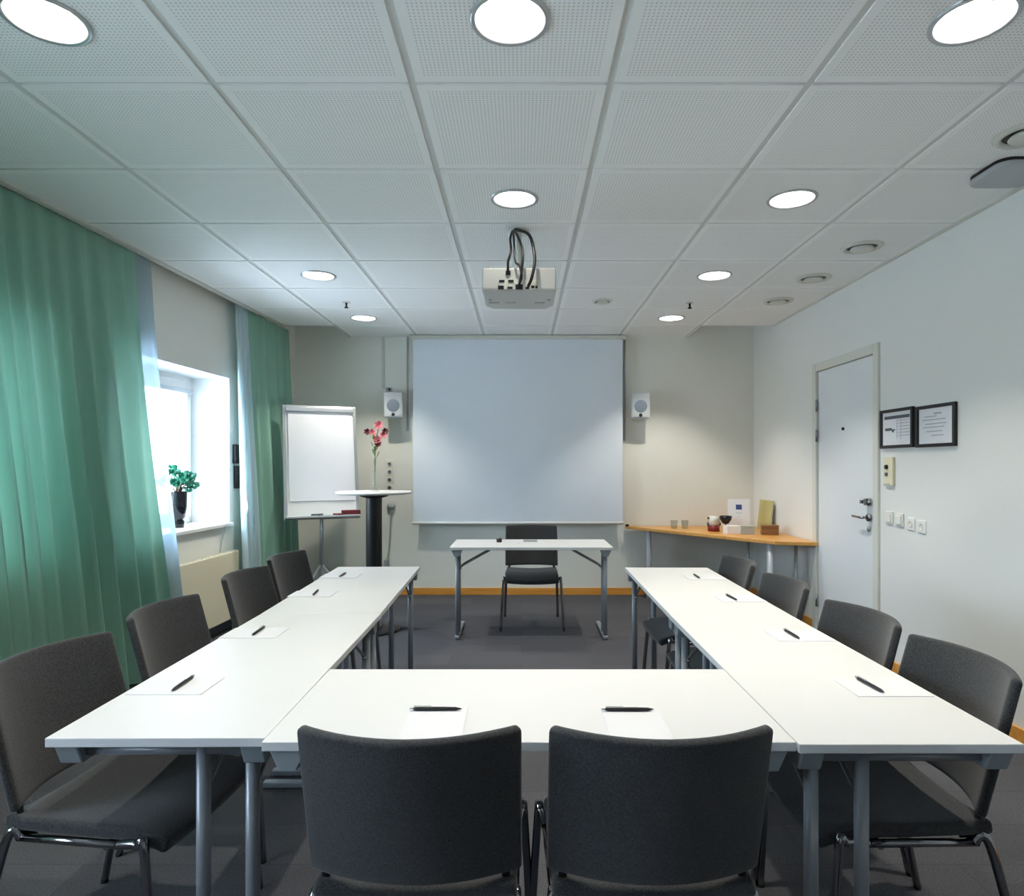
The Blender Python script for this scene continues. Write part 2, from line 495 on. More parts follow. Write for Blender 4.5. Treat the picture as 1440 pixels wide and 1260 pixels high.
for k, (a, c, z0, z1) in enumerate(OPEN):
    wn = empty('window_%d' % (k+1), (LWX, 0, 0), WANG)
    tag(wn, ['white window near the camera end of the left wall', 'white deep-set window between the two green curtains', 'white window hidden behind the wide green curtain'][k], 'window', kind='structure')
    b = MB(); xo = -TH+0.02; fw = 0.055
    b.box(xo, a, z0, xo+0.07, a+fw, z1); b.box(xo, c-fw, z0, xo+0.07, c, z1)
    b.box(xo, a, z1-fw, xo+0.07, c, z1); b.box(xo, a, z0, xo+0.07, c, z0+fw)
    n = 2
    for q in range(1, n):
        ym = a + (c-a)*q/n
        b.box(xo, ym-0.03, z0, xo+0.07, ym+0.03, z1)
    fr = b.build('window_frame', M['white'], wn, bevel=0.004)
    # opening sashes
    for q in range(n):
        y0 = a+fw + (c-a-2*fw)*q/n + 0.012; y1 = a+fw + (c-a-2*fw)*(q+1)/n - 0.012
        s_ = MB(); x1 = xo+0.03; sw = 0.05
        s_.box(x1, y0, z0+fw, x1+0.06, y0+sw, z1-fw); s_.box(x1, y1-sw, z0+fw, x1+0.06, y1, z1-fw)
        s_.box(x1, y0+sw, z1-fw-sw-0.05, x1+0.06, y1-sw, z1-fw); s_.box(x1, y0+sw, z0+fw, x1+0.06, y1-sw, z0+fw+sw)
        sh = s_.build('sash', M['white'], wn, bevel=0.004)
        MB().box(x1+0.025, y0+sw, z0+fw+sw, x1+0.03, y1-sw, z1-fw-sw-0.05).build('pane', M['glass'], sh)
        MB().tube([(x1+0.075, y1-sw*2.2, z1-0.16), (x1+0.075, y1-sw*2.2, z0+0.35)], 0.003, 6).build('blind_cord', M['grey_panel'], sh)
        MB().tube([(x1+0.075, y1-sw*1.3, z1-0.16), (x1+0.075, y1-sw*1.3, z0+0.5)], 0.0025, 6).build('blind_wand', M['grey_panel'], sh)
        MB().box(x1+0.06, y0+0.02, z1-0.16, x1+0.095, y1-0.02, z1-0.12).build('blind_headrail', M['silver_strip'], sh, bevel=0.003)
    b = MB()
    b.box(-TH+0.08, a+0.001, z1-0.012, -0.002, c-0.001, z1-0.001); b.box(-TH+0.08, c-0.012, z0, -0.002, c-0.001, z1-0.012)
    b.box(-TH+0.08, a+0.001, z0, -0.002, a+0.012, z1-0.012)
    b.build('window_reveal', M['reveal'], wn)
    MB().box(-TH+0.07, a+0.001, z0-0.03, 0.035, c-0.001, z0).build('window_sill', M['white'], wn, bevel=0.006)
    # light portal in the opening
    ld = bpy.data.lights.new('daylight_portal', 'AREA'); ld.shape = 'RECTANGLE'
    ld.size = c-a; ld.size_y = z1-z0
    ld.cycles.is_portal = True
    lo = bpy.data.objects.new('daylight_portal', ld); COL.objects.link(lo); lo.parent = wn
    lo.location = (-TH-0.03, (a+c)/2, (z0+z1)/2)
    lo.rotation_euler = Matrix(((0,0,-1),(1,0,0),(0,-1,0))).transposed().to_euler() if False else (R(90), 0, R(-90))

# ground outside, its colour made pale to bounce light up to the ceiling
tag(MB().box(-30, -20, -3.2, -3.7, 30, -3.0).build('ground_outside', mat('bounce_ground', (0.78, 0.78, 0.78), 0.9)),
    'ground outside the windows, made pale to bounce light indoors', 'ground', kind='structure')

# baseboards
tag(MB().box(LC(YB)-0.1, YB-0.014, 0, XR, YB, 0.075).build('baseboard_back', M['baseboard'], bevel=0.003), 'varnished wood skirting on the back wall', 'baseboard', kind='structure')
b = MB(); b.box(XR-0.014, YN, 0, XR, DY0-0.07, 0.075); b.box(XR-0.014, DY1+0.07, 0, XR, YB-0.014, 0.075)
tag(b.build('baseboard_right', M['baseboard'], bevel=0.003), 'varnished wood skirting on the door wall', 'baseboard', kind='structure')
tag(MB().box(0, wl(YN), 0, 0.014, wl(YB)-0.16, 0.075).build('baseboard_left', M['ink'], loc=(LWX, 0, 0), rot=(0,0,WANG), bevel=0.003), 'dark skirting on the window wall', 'baseboard', kind='structure')

# ceiling
LIGHTS = []
for ix in (0, 2, 4):
    for iy in (-1, 1, 3, 5):
        if (ix == 2 and iy in (3, 5)) or (ix == 0 and iy == 1): continue
        LIGHTS.append((ix, iy))
def cell(ix, iy):
    return TX0 + TW*ix, TX0 + TW*(ix+1), TY0 + TD*iy, TY0 + TD*(iy+1)
HOLE = 0.112
G = 0.014; GT = 0.009; ZT = CZ; ZG = CZ + 0.006
b = MB()
for iy in range(-8, 7):
    for ix in range(-1, 6):
        x0, x1, y0, y1 = cell(ix, iy)
        if y1 <= YN: continue
        side = ix in (-1, 5)
        if side and iy > 5: continue
        y1 = min(y1, YB); y0 = max(y0, YN)
        if iy == 6 : y1 = YB+0.02
        xa, xb = x0+G, x1-G; ya, yb = y0+GT, y1-GT
        if ix == 5: xb = XR-0.02
        if ix == -1:
            c0, c1 = LC(ya)+0.03, LC(yb)+0.03
            P = [(c0, ya), (xb, ya), (xb, yb), (c1, yb)]
        else:
            P = [(xa, ya), (xb, ya), (xb, yb), (xa, yb)]
        if (ix, iy) in LIGHTS:
            cx, cy_ = (x0+x1)/2, (y0+y1)/2; a, c = (xb-xa)/2, (yb-ya)/2; N = 48
            vs_ = []
            for k in range(N):
                th = 2*PI*k/N; co, si = math.cos(th), math.sin(th); m_ = max(abs(co), abs(si))
                vs_.append((cx+co*HOLE, cy_+si*HOLE, ZT)); vs_.append((cx+a*co/m_, cy_+c*si/m_, ZT))
            fs_ = [(2*k, 2*k+1, 2*((k+1)%N)+1, 2*((k+1)%N)) for k in range(N)]
            b.add(vs_, fs_, False, 0)
            b.add([(x, y, ZT) for x, y in P] + [(x, y, ZG+0.01) for x, y in P],
                  [(0,1,5,4), (1,2,6,5), (2,3,7,6), (3,0,4,7)], False, 0)
        else:
            b.add([(x, y, ZT) for x, y in P] + [(x, y, ZG+0.01) for x, y in P],
                  [(0,1,2,3), (0,1,5,4), (1,2,6,5), (2,3,7,6), (3,0,4,7)], False, 0)
# grid bars between the tiles (strips, so that the lamp openings stay open)
XS = [TX0+TW*i for i in range(0, 6)]
for x in XS:
    b.box(x-G-0.004, YN, ZG, x+G+0.004, YB+0.02, ZG+0.02, 1)
for iy in range(-7, 7):
    y = TY0 + TD*iy
    if y <= YN: continue
    b.box(LC(y)+0.02, y-GT-0.004, ZG+0.0015, XR, y+GT+0.004, ZG+0.02, 1)
# end of the low field over the two corners, and the slab above
b.box(LC(YS), YS-0.006, CZ-0.002, XS[0], YS+0.012, CZ+0.22, 1)
b.box(XS[-1], YS-0.006, CZ-0.002, XR, YS+0.012, CZ+0.22, 1)
b.box(XS[0]-0.012, YS, CZ-0.002, XS[0]+0.006, YB, CZ+0.22, 1)
b.box(XS[-1]-0.006, YS, CZ-0.002, XS[-1]+0.012, YB, CZ+0.22, 1)
b.box(-3.4, YN-0.2, 2.95, XR+0.2, YB+0.15, 3.05, 1)
tag(b.build('ceiling', [M['tile'], M['tbar']]), 'white perforated tile ceiling in a metal grid', 'ceiling', kind='structure')
# edge profiles
b = MB(); b.add([(LC(YN)-0.005, YN, CZ-0.012), (LC(YN)+0.035, YN, CZ-0.012), (LC(YS)+0.035, YS, CZ-0.012), (LC(YS)-0.005, YS, CZ-0.012),
                 (LC(YN)-0.005, YN, CZ+0.03), (LC(YN)+0.035, YN, CZ+0.03), (LC(YS)+0.035, YS, CZ+0.03), (LC(YS)-0.005, YS, CZ+0.03)],
                [(3,2,1,0),(4,5,6,7),(0,1,5,4),(1,2,6,5),(2,3,7,6),(3,0,4,7)])
tag(b.build('trim_1', M['vent']), 'pale edge strip of the ceiling above the curtains', 'trim', kind='structure')
tag(MB().box(XR-0.03, YN, CZ-0.008, XR, YS, CZ+0.02).build('trim_2', M['vent']), 'pale edge strip of the ceiling above the door wall', 'trim', kind='structure')

# ------------------------------------------------------------------ door
dr = empty('door_1', (XR, 0, 0)); tag(dr, 'white flush door in the right wall', 'door', kind='structure')
b = MB(); fw = 0.055
b.box(-0.018, DY0-fw, 0, 0.10, DY0+0.012, DZ+fw); b.box(-0.018, DY1-0.012, 0, 0.10, DY1+fw, DZ+fw)
b.box(-0.018, DY0+0.012, DZ-0.012, 0.10, DY1-0.012, DZ+fw)
b.build('door_frame', M['door_frame'], dr, bevel=0.004)
lf = MB().box(0.004, DY0+0.016, 0.01, 0.045, DY1-0.016, DZ-0.016).build('door_leaf', M['door'], dr, bevel=0.002)
MX = Matrix.Rotation(R(90), 4, 'Y')
h = MB()
hy = DY0+0.075; hz = WZ(728, hy)
h.lathe([(0.0, -0.02), (0.026, -0.02), (0.026, 0.0)], n=20, M=Matrix.Translation((0.0, hy, hz)) @ MX)
h.tube([(-0.01, hy, hz), (-0.055, hy, hz), (-0.06, hy+0.01, hz), (-0.06, hy+0.13, hz+0.003)], 0.009, 10)
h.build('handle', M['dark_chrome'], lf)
h = MB(); lz = WZ(706, hy)
h.lathe([(0.0, -0.022), (0.027, -0.022), (0.027, 0.0)], n=20, M=Matrix.Translation((0.0, hy, lz)) @ MX)
h.box(-0.045, hy-0.008, lz-0.022, -0.02, hy+0.008, lz+0.022); h.box(-0.05, hy+0.02, lz-0.012, -0.0, hy+0.05, lz+0.012)
h.build('lock', M['dark_chrome'], lf)
h = MB(); py_ = 5.02
h.lathe([(0.0, -0.008), (0.012, -0.008), (0.012, 0.005)], n=14, M=Matrix.Translation((0.0, py_, WZ(603, py_))) @ MX)
h.build('peephole', M['black'], lf)
h = MB(); h.lathe([(0.0, -0.003), (0.022, -0.003), (0.022, 0.005)], n=16, M=Matrix.Translation((0.0, hy+0.02, WZ(744, hy))) @ MX)
h.build('keyhole_cover', M['grey_card'], lf)
for z in (1.87, 1.62, 0.25):
    MB().tube([(-0.012, DY1-0.014, z-0.05), (-0.012, DY1-0.014, z+0.05)], 0.009, 8).build('hinge', M['dark_chrome'], dr)

# ------------------------------------------------------------------ downlights
def make_downlight():
    r = thing('downlight', 'x', 'ceiling light')
    rm = MB().lathe([(0.106, 0.004), (0.106, -0.004), (0.112, -0.008), (0.122, -0.006), (0.124, 0.0)], n=48)
    rm.build('rim', M['silver_strip'], r)
    c = MB(); N = 48
    prof = [(0.1105, 0.0), (0.108, 0.04), (0.098, 0.09), (0.08, 0.132), (0.0, 0.136)]
    vs_ = []; fs_ = []
    for i in range(N):
        a = 2*PI*i/N; k = 1.0 if i % 2 else 0.965
        for (q, z) in prof: vs_.append((q*k*math.cos(a), q*k*math.sin(a), z))
    for i in range(N):
        j = (i+1) % N
        for q in range(4): fs_.append((i*5+q, j*5+q, j*5+q+1, i*5+q+1))
    c.add(vs_, fs_, False)
    c.build('reflector', M['frost'], r)
    for sx in (-1, 1):
        MB().tube([(sx*0.062, -0.045, 0.105), (sx*0.062, 0.045, 0.105)], 0.011, 10).build('lamp', M['lamp'], r)
    ld = bpy.data.lights.new('lamp_light', 'AREA'); ld.shape = 'DISK'; ld.size = 0.055
    ld.energy = LAMP_W; ld.color = (1.0, 0.94, 0.81)
    lo = bpy.data.objects.new('lamp_light', ld); COL.objects.link(lo); lo.parent = r
    lo.location = (0, 0, 0.122)
    return r
DL = make_downlight()
col_n = {0: 'left', 2: 'middle', 4: 'right'}
row_t = {-5: 'behind the camera, far', -3: 'just behind the camera', -1: 'nearest the camera', 1: 'second from the camera', 3: 'third from the camera', 5: 'nearest the back wall'}
first = True
for (ix, iy) in LIGHTS:
    x0, x1, y0, y1 = cell(ix, iy)
    o = DL if first else copy_tree(DL)
    first = False
    o.location = ((x0+x1)/2, (y0+y1)/2, CZ)
    if ix == 2 and iy == -1: lab = 'large round downlight at the top centre of the ceiling, nearest the camera'
    elif ix == 2 and iy == 1: lab = 'round downlight just in front of the projector'
    else: lab = 'round white downlight in the %s row, %s' % (col_n[ix], row_t[iy])
    tag(o, lab, 'ceiling light', 'round downlights in the ceiling')
    if (ix, iy) == (2, 1):      # this lamp burns dimmer
        for ch in o.children:
            if ch.type == 'LIGHT': ch.data = ch.data.copy(); ch.data.energy = LAMP_W*0.15

# ------------------------------------------------------------------ air valves, sensors, access point
def make_valve(r0):
    r = thing('air_valve', 'x', 'vent')
    MB().lathe([(r0*0.72, 0.0), (r0*0.78, -0.014), (r0*0.92, -0.012), (r0, -0.002), (r0, 0.0)], n=40).build('ring', M['vent'], r)
    MB().lathe([(0.0, -0.024), (r0*0.5, -0.022), (r0*0.56, -0.014), (r0*0.5, -0.004), (0.0, -0.002)], n=40).build('disc', M['vent'], r)
    MB().lathe([(0.0, -0.001), (r0*0.74, -0.001)], n=32).build('throat', M['black'], r)
    return r
V = make_valve(0.122)
vl = [((2.13, 4.09), 'round air valve in the ceiling above the door, nearest the camera of three'),
      ((2.13, 4.77), 'round air valve in the ceiling, middle one of the three near the door wall'),
      ((2.13, 5.43), 'round air valve in the ceiling, nearest the back corner'),
      ((2.09, 2.70), 'round air valve in the ceiling cut by the right photo edge')]
for i, ((x, y), lab) in enumerate(vl):
    o = V if i == 0 else copy_tree(V)
    o.location = (x, y, CZ); tag(o, lab, 'vent', 'round air valves along the right of the ceiling')
o = make_valve(0.085); o.location = (0.673, 5.43, CZ)
tag(o, 'small flat round ceiling speaker cover right of the projector', 'vent')
for (x, y, lab) in ((WX(487, 5.48), 5.48, 'tiny dark sprinkler head near the left downlights'), (WX(970, 5.50), 5.50, 'tiny dark sprinkler head near the right downlights')):
    r = thing('sprinkler_head', lab, 'sprinkler', (x, y, CZ), group='sprinkler heads in the ceiling')
    MB().lathe([(0.0, -0.006), (0.03, -0.005), (0.034, 0.0)], n=20).build('rosette', M['vent'], r)
    MB().lathe([(0.0, -0.05), (0.018, -0.048), (0.018, -0.044), (0.008, -0.035), (0.010, -0.005)], n=14).build('nozzle', M['black_metal'], r)
r = thing('wireless_access_point', 'flat grey rounded box under the ceiling at the right edge', 'wireless device', (2.265, 3.02, CZ))
MB().prism(rrect(0.27, 0.25, 0.06, 6), -0.012, 0.0).build('mounting_plate', M['black'], r)
MB().prism(rrect(0.275, 0.26, 0.065, 6), -0.038, -0.012).build('cover', M['grey_panel'], r, bevel=0.01, seg=3)

# ------------------------------------------------------------------ projector
pr = thing('projector', 'white ceiling projector with dark sockets on its back', 'projector', (WX(730, 3.62), 3.6, 0))
pz0, pz1 = 2.335, 2.462
PW = 0.205
b = MB().prism([(-PW, 0), (PW, 0), (PW, 0.36), (PW-0.04, 0.43), (-PW+0.04, 0.43), (-PW, 0.36)], pz0, pz1)
M['projector'] = mat('projector_shell', (0.55, 0.55, 0.53), 0.5)
b.build('casing', M['projector'], pr, bevel=0.012, seg=3)
MB().box(-0.11, -0.003, pz0+0.006, 0.115, 0.002, pz0+0.058).build('socket_panel', M['vent'], pr)
b = MB()
for (x, z, w_, h_) in ((-0.095, 0.05, 0.03, 0.012), (-0.045, 0.05, 0.03, 0.012), (-0.10, 0.015, 0.032, 0.02), (-0.05, 0.013, 0.028, 0.012), (0.0, 0.018, 0.04, 0.028), (0.045, 0.012, 0.02, 0.012), (0.075, 0.018, 0.018, 0.014), (0.095, 0.017, 0.01, 0.014), (-0.06, 0.095, 0.026, 0.022)):
    MB().cbox((x, -0.004, pz0+z), (w_, 0.006, h_)).build('socket', M['black'], pr)
b = MB()
for x in (-0.19, -0.155, 0.19): MB().cbox((x, 0.01, pz1+0.002), (0.016, 0.01, 0.008)).build('screw', M['grey_panel'], pr)
for (x, y) in ((-0.17, 0.2), (0.17, 0.2)): MB().lathe([(0, -0.006), (0.01, -0.006), (0.012, 0)], c=(x, y, pz0), n=10).build('foot', M['grey_panel'], pr)
b = MB()
for x in (-0.15, -0.05, 0.12):
    for y in (0.26, 0.275): MB().cbox((x, y, pz0-0.001), (0.06, 0.004, 0.002)).build('vent_slot', M['grey_card'], pr)
b = MB()
b.lathe([(0, 0), (0.06, 0), (0.06, -0.012), (0.0, -0.012)], c=(0, 0.22, CZ), n=24)
b.tube([(0, 0.22, CZ), (0, 0.22, pz1+0.02)], 0.016, 12)
b.cbox((0, 0.22, pz1+0.012), (0.22, 0.1, 0.02))
b.build('ceiling_mount', M['vent'], pr)
cb = thing('projector_cables', 'black cables looping from the ceiling to the projector sockets', 'cable', (WX(730, 3.62), 3.6, 0))
c0 = (-0.035, 0.2, CZ)
def arc(pts, n=10):
    out = []
    P = [Vector(p) for p in pts]; P = [P[0]] + P + [P[-1]]
    for i in range(1, len(P)-2):
        for k in range(n):
            t = k/n
            a, b_, c, d = P[i-1], P[i], P[i+1], P[i+2]
            out.append(0.5*((2*b_) + (c-a)*t + (2*a-5*b_+4*c-d)*t*t + (-a+3*b_-3*c+d)*t**3))
    out.append(P[-2]); return out
MB().tube(arc([c0, (0.0, 0.12, CZ-0.03), (0.06, 0.02, CZ-0.10), (0.085, -0.035, CZ-0.24), (0.07, -0.05, pz0+0.06), (0.05, -0.012, pz0+0.02)]), 0.009, 8).build('cable', M['black'], cb)
MB().tube(arc([c0, (-0.01, 0.06, CZ-0.08), (0.02, -0.03, CZ-0.2), (0.015, -0.045, pz0+0.1), (0.0, -0.012, pz0+0.02)]), 0.007, 8).build('cable', M['black'], cb)
MB().tube(arc([c0, (-0.05, 0.08, CZ-0.09), (-0.045, -0.01, CZ-0.19), (-0.06, -0.02, pz0+0.15), (-0.06, -0.012, pz0+0.095)]), 0.007, 8).build('cable', M['black'], cb)
MB().tube(arc([c0, (-0.03, 0.05, CZ-0.1), (-0.02, -0.02, CZ-0.25), (0.0, -0.04, pz1-0.0), (0.015, -0.05, pz0+0.06), (0.0, -0.012, pz0+0.03)]), 0.006, 8).build('cable', M['black'], cb)

# ------------------------------------------------------------------ projection screen
SY = YB - 0.10
sx0, sx1 = WX(581, SY), WX(875.5, SY)
sz0 = WZ(737, SY)
s = thing('projection_screen', 'large pale projection screen pulled down on the back wall', 'projection screen', ((sx0+sx1)/2, SY, 0))
hw = (sx1-sx0)/2
MB().box(-hw, -0.0015, sz0+0.015, hw, 0.0015, 2.70).build('fabric', M['screen'], s)
MB().tube([(-hw-0.01, 0, sz0+0.012), (hw+0.01, 0, sz0+0.012)], 0.014, 12).build('bottom_bar', M['white'], s)
MB().prism(rrect(0.06, 0.044, 0.015), -hw-0.03, hw+0.03, M=Matrix(((0,0,1,0),(1,0,0,0),(0,1,0,2.715),(0,0,0,1)))).build('housing', M['vent'], s, bevel=0.002)
for xq in (-hw+0.1, hw-0.14): MB().box(xq, 0.03, 2.70, xq+0.04, 0.098, 2.735).build('wall_bracket', M['grey_metal'], s)

# ------------------------------------------------------------------ wall speakers
def make_speaker():
    r = thing('wall_speaker', 'x', 'speaker')
    b = MB().prism([(-0.10, 0.0), (0.10, 0.0), (0.085, 0.10), (-0.085, 0.10)], -0.135, 0.135)
    b.build('cabinet', M['speaker'], r, bevel=0.015, seg=3)
    MB().prism(rrect(0.165, 0.235, 0.03, 5), -0.006, 0.0, M=Matrix(((1,0,0,0),(0,0,1,0),(0,1,0,0),(0,0,0,1)))).build('front_cover', M['speaker'], r)
    MF = Matrix.Translation((0, -0.007, 0)) @ Matrix.Rotation(R(90), 4, 'X')
    MB().lathe([(0, 0.003), (0.06, 0.003), (0.066, 0.0)], n=32, M=Matrix.Translation((0, 0, -0.01)) @ MF).build('woofer_grille', M['grille'], r)
    MB().lathe([(0, 0.005), (0.015, 0.005), (0.018, 0.0)], n=16, M=Matrix.Translation((0, 0, -0.10)) @ MF).build('badge', M['black'], r)
    MB().box(-0.03, 0.10, -0.05, 0.03, 0.19, 0.05).build('bracket', M['grey_panel'], r, bevel=0.004)
    return r
sp = make_speaker()
Y_ = YB-0.19
sp.location = (WX(553, Y_), Y_, WZ(569, Y_)); tag(sp, 'pale wall speaker left of the projection screen', 'speaker', 'speakers beside the projection screen')
sp2 = copy_tree(sp); sp2.location = (WX(901, Y_), Y_, WZ(570, Y_)); tag(sp2, 'pale wall speaker right of the projection screen', 'speaker', 'speakers beside the projection screen')
sp.rotation_euler = (0, 0, R(4)); sp2.rotation_euler = (0, 0, R(-4))

b = MB(); x_ = WX(540, YB)
b.box(x_-0.008, YB-0.014, WZ(547, YB), x_+0.008, YB, CZ); b.box(x_-0.022, YB-0.01, WZ(545, YB), x_-0.015, YB, CZ)
o = b.build('wall_strip', M['vent'], bevel=0.002); tag(o, 'thin cable conduit on the wall above the left speaker', 'conduit')
o = MB().box(WX(573, YB)-0.008, YB-0.012, WZ(606, YB), WX(573, YB)+0.010, YB, CZ).build('wall_strip', M['grey_panel'], bevel=0.002)
tag(o, 'grey cable conduit hugging the left edge of the projection screen', 'conduit')
o = MB().box(WX(878, YB)-0.006, YB-0.012, WZ(620, YB), WX(878, YB)+0.012, YB, CZ).build('wall_strip', M['grey_panel'], bevel=0.002)  # plain grey strip down the wall beside the screen
tag(o, 'grey wall strip hugging the right edge of the projection screen', 'conduit')
r = thing('wall_sensor', 'small dark sensor on the wall above the left speaker', 'sensor', (WX(547, YB), YB, WZ(548, YB)))
MB().box(-0.03, -0.03, -0.022, 0.035, 0, 0.022).build('body', M['grey_panel'], r, bevel=0.006)
MB().lathe([(0, 0.008), (0.012, 0.008), (0.014, 0)], n=16, M=Matrix.Translation((0.01, -0.03, 0)) @ Matrix.Rotation(R(90), 4, 'X')).build('lens', M['black'], r)

# socket column behind the cafe table
r = thing('wall_socket_column', 'vertical column of white wall sockets beside the vase', 'socket', (WX(548, YB), YB, 0))
for i, zc in enumerate((653, 664, 675, 686)):
    z = WZ(zc, YB)
    pl = MB().box(-0.042, -0.012, z-0.04, 0.042, 0, z+0.04).build('socket_plate', M['offwhite'], r, bevel=0.004)
    MB().lathe([(0, 0.001), (0.018, 0.001), (0.02, 0.004)], n=18, M=Matrix.Translation((0, -0.012, z)) @ Matrix.Rotation(R(90), 4, 'X')).build('socket_hole', M['grille'] if i < 2 else M['ink'], pl)
MB().box(-0.06, -0.004, WZ(694, YB), 0.06, 0, WZ(645, YB)).build('back_plate', M['wall'], r, bevel=0.002)
r = thing('plugged_cable', 'thin cable hanging from a round grey plug on the wall', 'cable', (WX(550, YB), YB, 0))
z = WZ(711, YB)
MB().lathe([(0, 0.04), (0.035, 0.04), (0.042, 0.02), (0.045, 0)], n=24, M=Matrix.Translation((0, 0, z)) @ Matrix.Rotation(R(90), 4, 'X')).build('plug', M['grey_panel'], r)
MB().tube(arc([(0, -0.03, z-0.03), (-0.005, -0.02, z-0.2), (-0.02, -0.02, z-0.45), (-0.045, -0.02, z-0.58)]), 0.006, 8).build('cord', M['grey_card'], r)
MB().cbox((-0.045, -0.022, z-0.60), (0.05, 0.04, 0.06)).build('floor_plug', M['grey_panel'], r, bevel=0.006)

# ------------------------------------------------------------------ things on the right wall
def on_right(y, z): return (XR, y, z)
def picture(y0, y1, z0, z1, lab, kind):
    r = thing('picture_frame', lab, 'picture frame', (XR, (y0+y1)/2, (z0+z1)/2), group='black frames beside the door')
    hy_, hz_ = (y1-y0)/2, (z1-z0)/2; t = 0.020
    b = MB()
    b.box(-0.022, -hy_, -hz_, 0, -hy_+t, hz_); b.box(-0.022, hy_-t, -hz_, 0, hy_, hz_)
    b.box(-0.022, -hy_+t, hz_-t, 0, hy_-t, hz_); b.box(-0.022, -hy_+t, -hz_, 0, hy_-t, -hz_+t)
    b.build('frame', M['black'], r, bevel=0.003)
    sh = MB().box(-0.008, -hy_+t, -hz_+t, -0.004, hy_-t, hz_-t).build('printed_sheet', M['paper'], r)
    b = MB(); d = MB(); X0, X1 = -0.0095, -0.0082
    if kind == 0:
        d.box(X0, -hy_+t+0.025, hz_-t-0.045, X1, hy_-t-0.02, hz_-t-0.024)
        d.box(X0, 0.02, -0.012, X1, hy_-t-0.03, -0.004); d.box(X0, 0.06, -0.004, X1, hy_-t-0.03, 0.006); d.box(X0, 0.035, -0.024, X1, 0.055, -0.012)
        for z in (-0.05, -0.03, -0.01, 0.01, 0.03, 0.05):
            b.box(X0, -hy_+t+0.03, z, X1, -0.05, z+0.004); b.box(X0, -0.035, z, X1, -0.005, z+0.003)
        for y in (-0.045, 0.0): b.box(X0, y, -0.07, X1, y+0.002, 0.06)
        d.build('heading', M['ink'], sh)
    else:
        d.box(X0, -0.05, hz_-t-0.038, X1, 0.02, hz_-t-0.028)
        d.build('heading', M['pale_ink'], sh)
        for (a, c, z) in ((-0.01, 0.11, 0.055), (-0.09, 0.13, 0.035), (-0.10, 0.10, 0.01), (-0.08, 0.12, -0.01), (-0.06, 0.09, -0.035), (-0.07, 0.04, -0.06)):
            b.box(X0, a, z, X1, c, z+0.005)
    b.build('printed_lines', M['pale_ink'], sh)
    return r
ya, yb = 2.47*F/(1287-733), 2.47*F/(1241-733)
picture(ya, yb, WZ(631, yb), WZ(574.5, 4.28), 'left of two black picture frames by the door, sheet with a dark heading bar', 0)
ya2, yb2 = 2.47*F/(1347-733), 2.47*F/(1291.5-733)
picture(ya2, yb2, WZ(629.5, yb2), WZ(568, 3.86), 'right of two black picture frames, sheet with plain lines of text', 1)

y_ = 2.47*F/(1252.5-733)
r = thing('thermostat_panel', 'cream control panel on the wall under the left picture frame', 'control panel', (XR, y_, WZ(663, y_)))
MB().box(-0.02, -0.055, -0.095, 0, 0.055, 0.095).build('casing', M['cream'], r, bevel=0.004)
MB().lathe([(0, -0.012), (0.014, -0.012), (0.016, 0)], n=14, M=Matrix.Translation((-0.02, 0.01, 0.03)) @ MX).build('knob', M['black'], r)
MB().box(-0.026, 0.0, -0.03, -0.02, 0.028, -0.008).build('key_switch', M['ink'], r)
MB().box(-0.0215, -0.03, -0.088, -0.02, 0.045, -0.082).build('label_strip', M['pale_ink'], r)
def make_switch():
    r = thing('light_switch', 'x', 'switch')
    MB().box(-0.012, -0.042, -0.042, 0, 0.042, 0.042).build('plate', M['offwhite'], r, bevel=0.004)
    MB().box(-0.018, -0.028, -0.028, -0.012, 0.028, 0.028).build('rocker', M['white'], r, bevel=0.003)
    return r
sw = make_switch()
for i, (px, py, lab) in enumerate(((1252, 728, 'light switch nearest the door handle'), (1266.5, 731, 'second light switch from the door'))):
    o = sw if i == 0 else copy_tree(sw)
    yy = XR*F/(px-733); o.location = (XR, yy, WZ(py, yy)); tag(o, lab, 'switch', 'light switches beside the door')
def make_outlet():
    r = thing('wall_outlet', 'x', 'outlet')
    MB().box(-0.008, -0.04, -0.04, 0, 0.04, 0.04).build('plate', M['white'], r, bevel=0.004)
    MB().lathe([(0, -0.001), (0.018, -0.001), (0.02, -0.003)], n=18, M=Matrix.Translation((-0.008, 0, 0)) @ MX).build('socket_recess', M['offwhite'], r)
    return r
wo = make_outlet()
for i, (px, py, lab) in enumerate(((1282, 737, 'faint white wall outlet right of the light switches'), (1297.5, 741, 'outermost faint white wall outlet, farthest from the door'))):
    o = wo if i == 0 else copy_tree(wo)
    yy = XR*F/(px-733); o.location = (XR, yy, WZ(py, yy)); tag(o, lab, 'outlet', 'white outlets right of the switches')

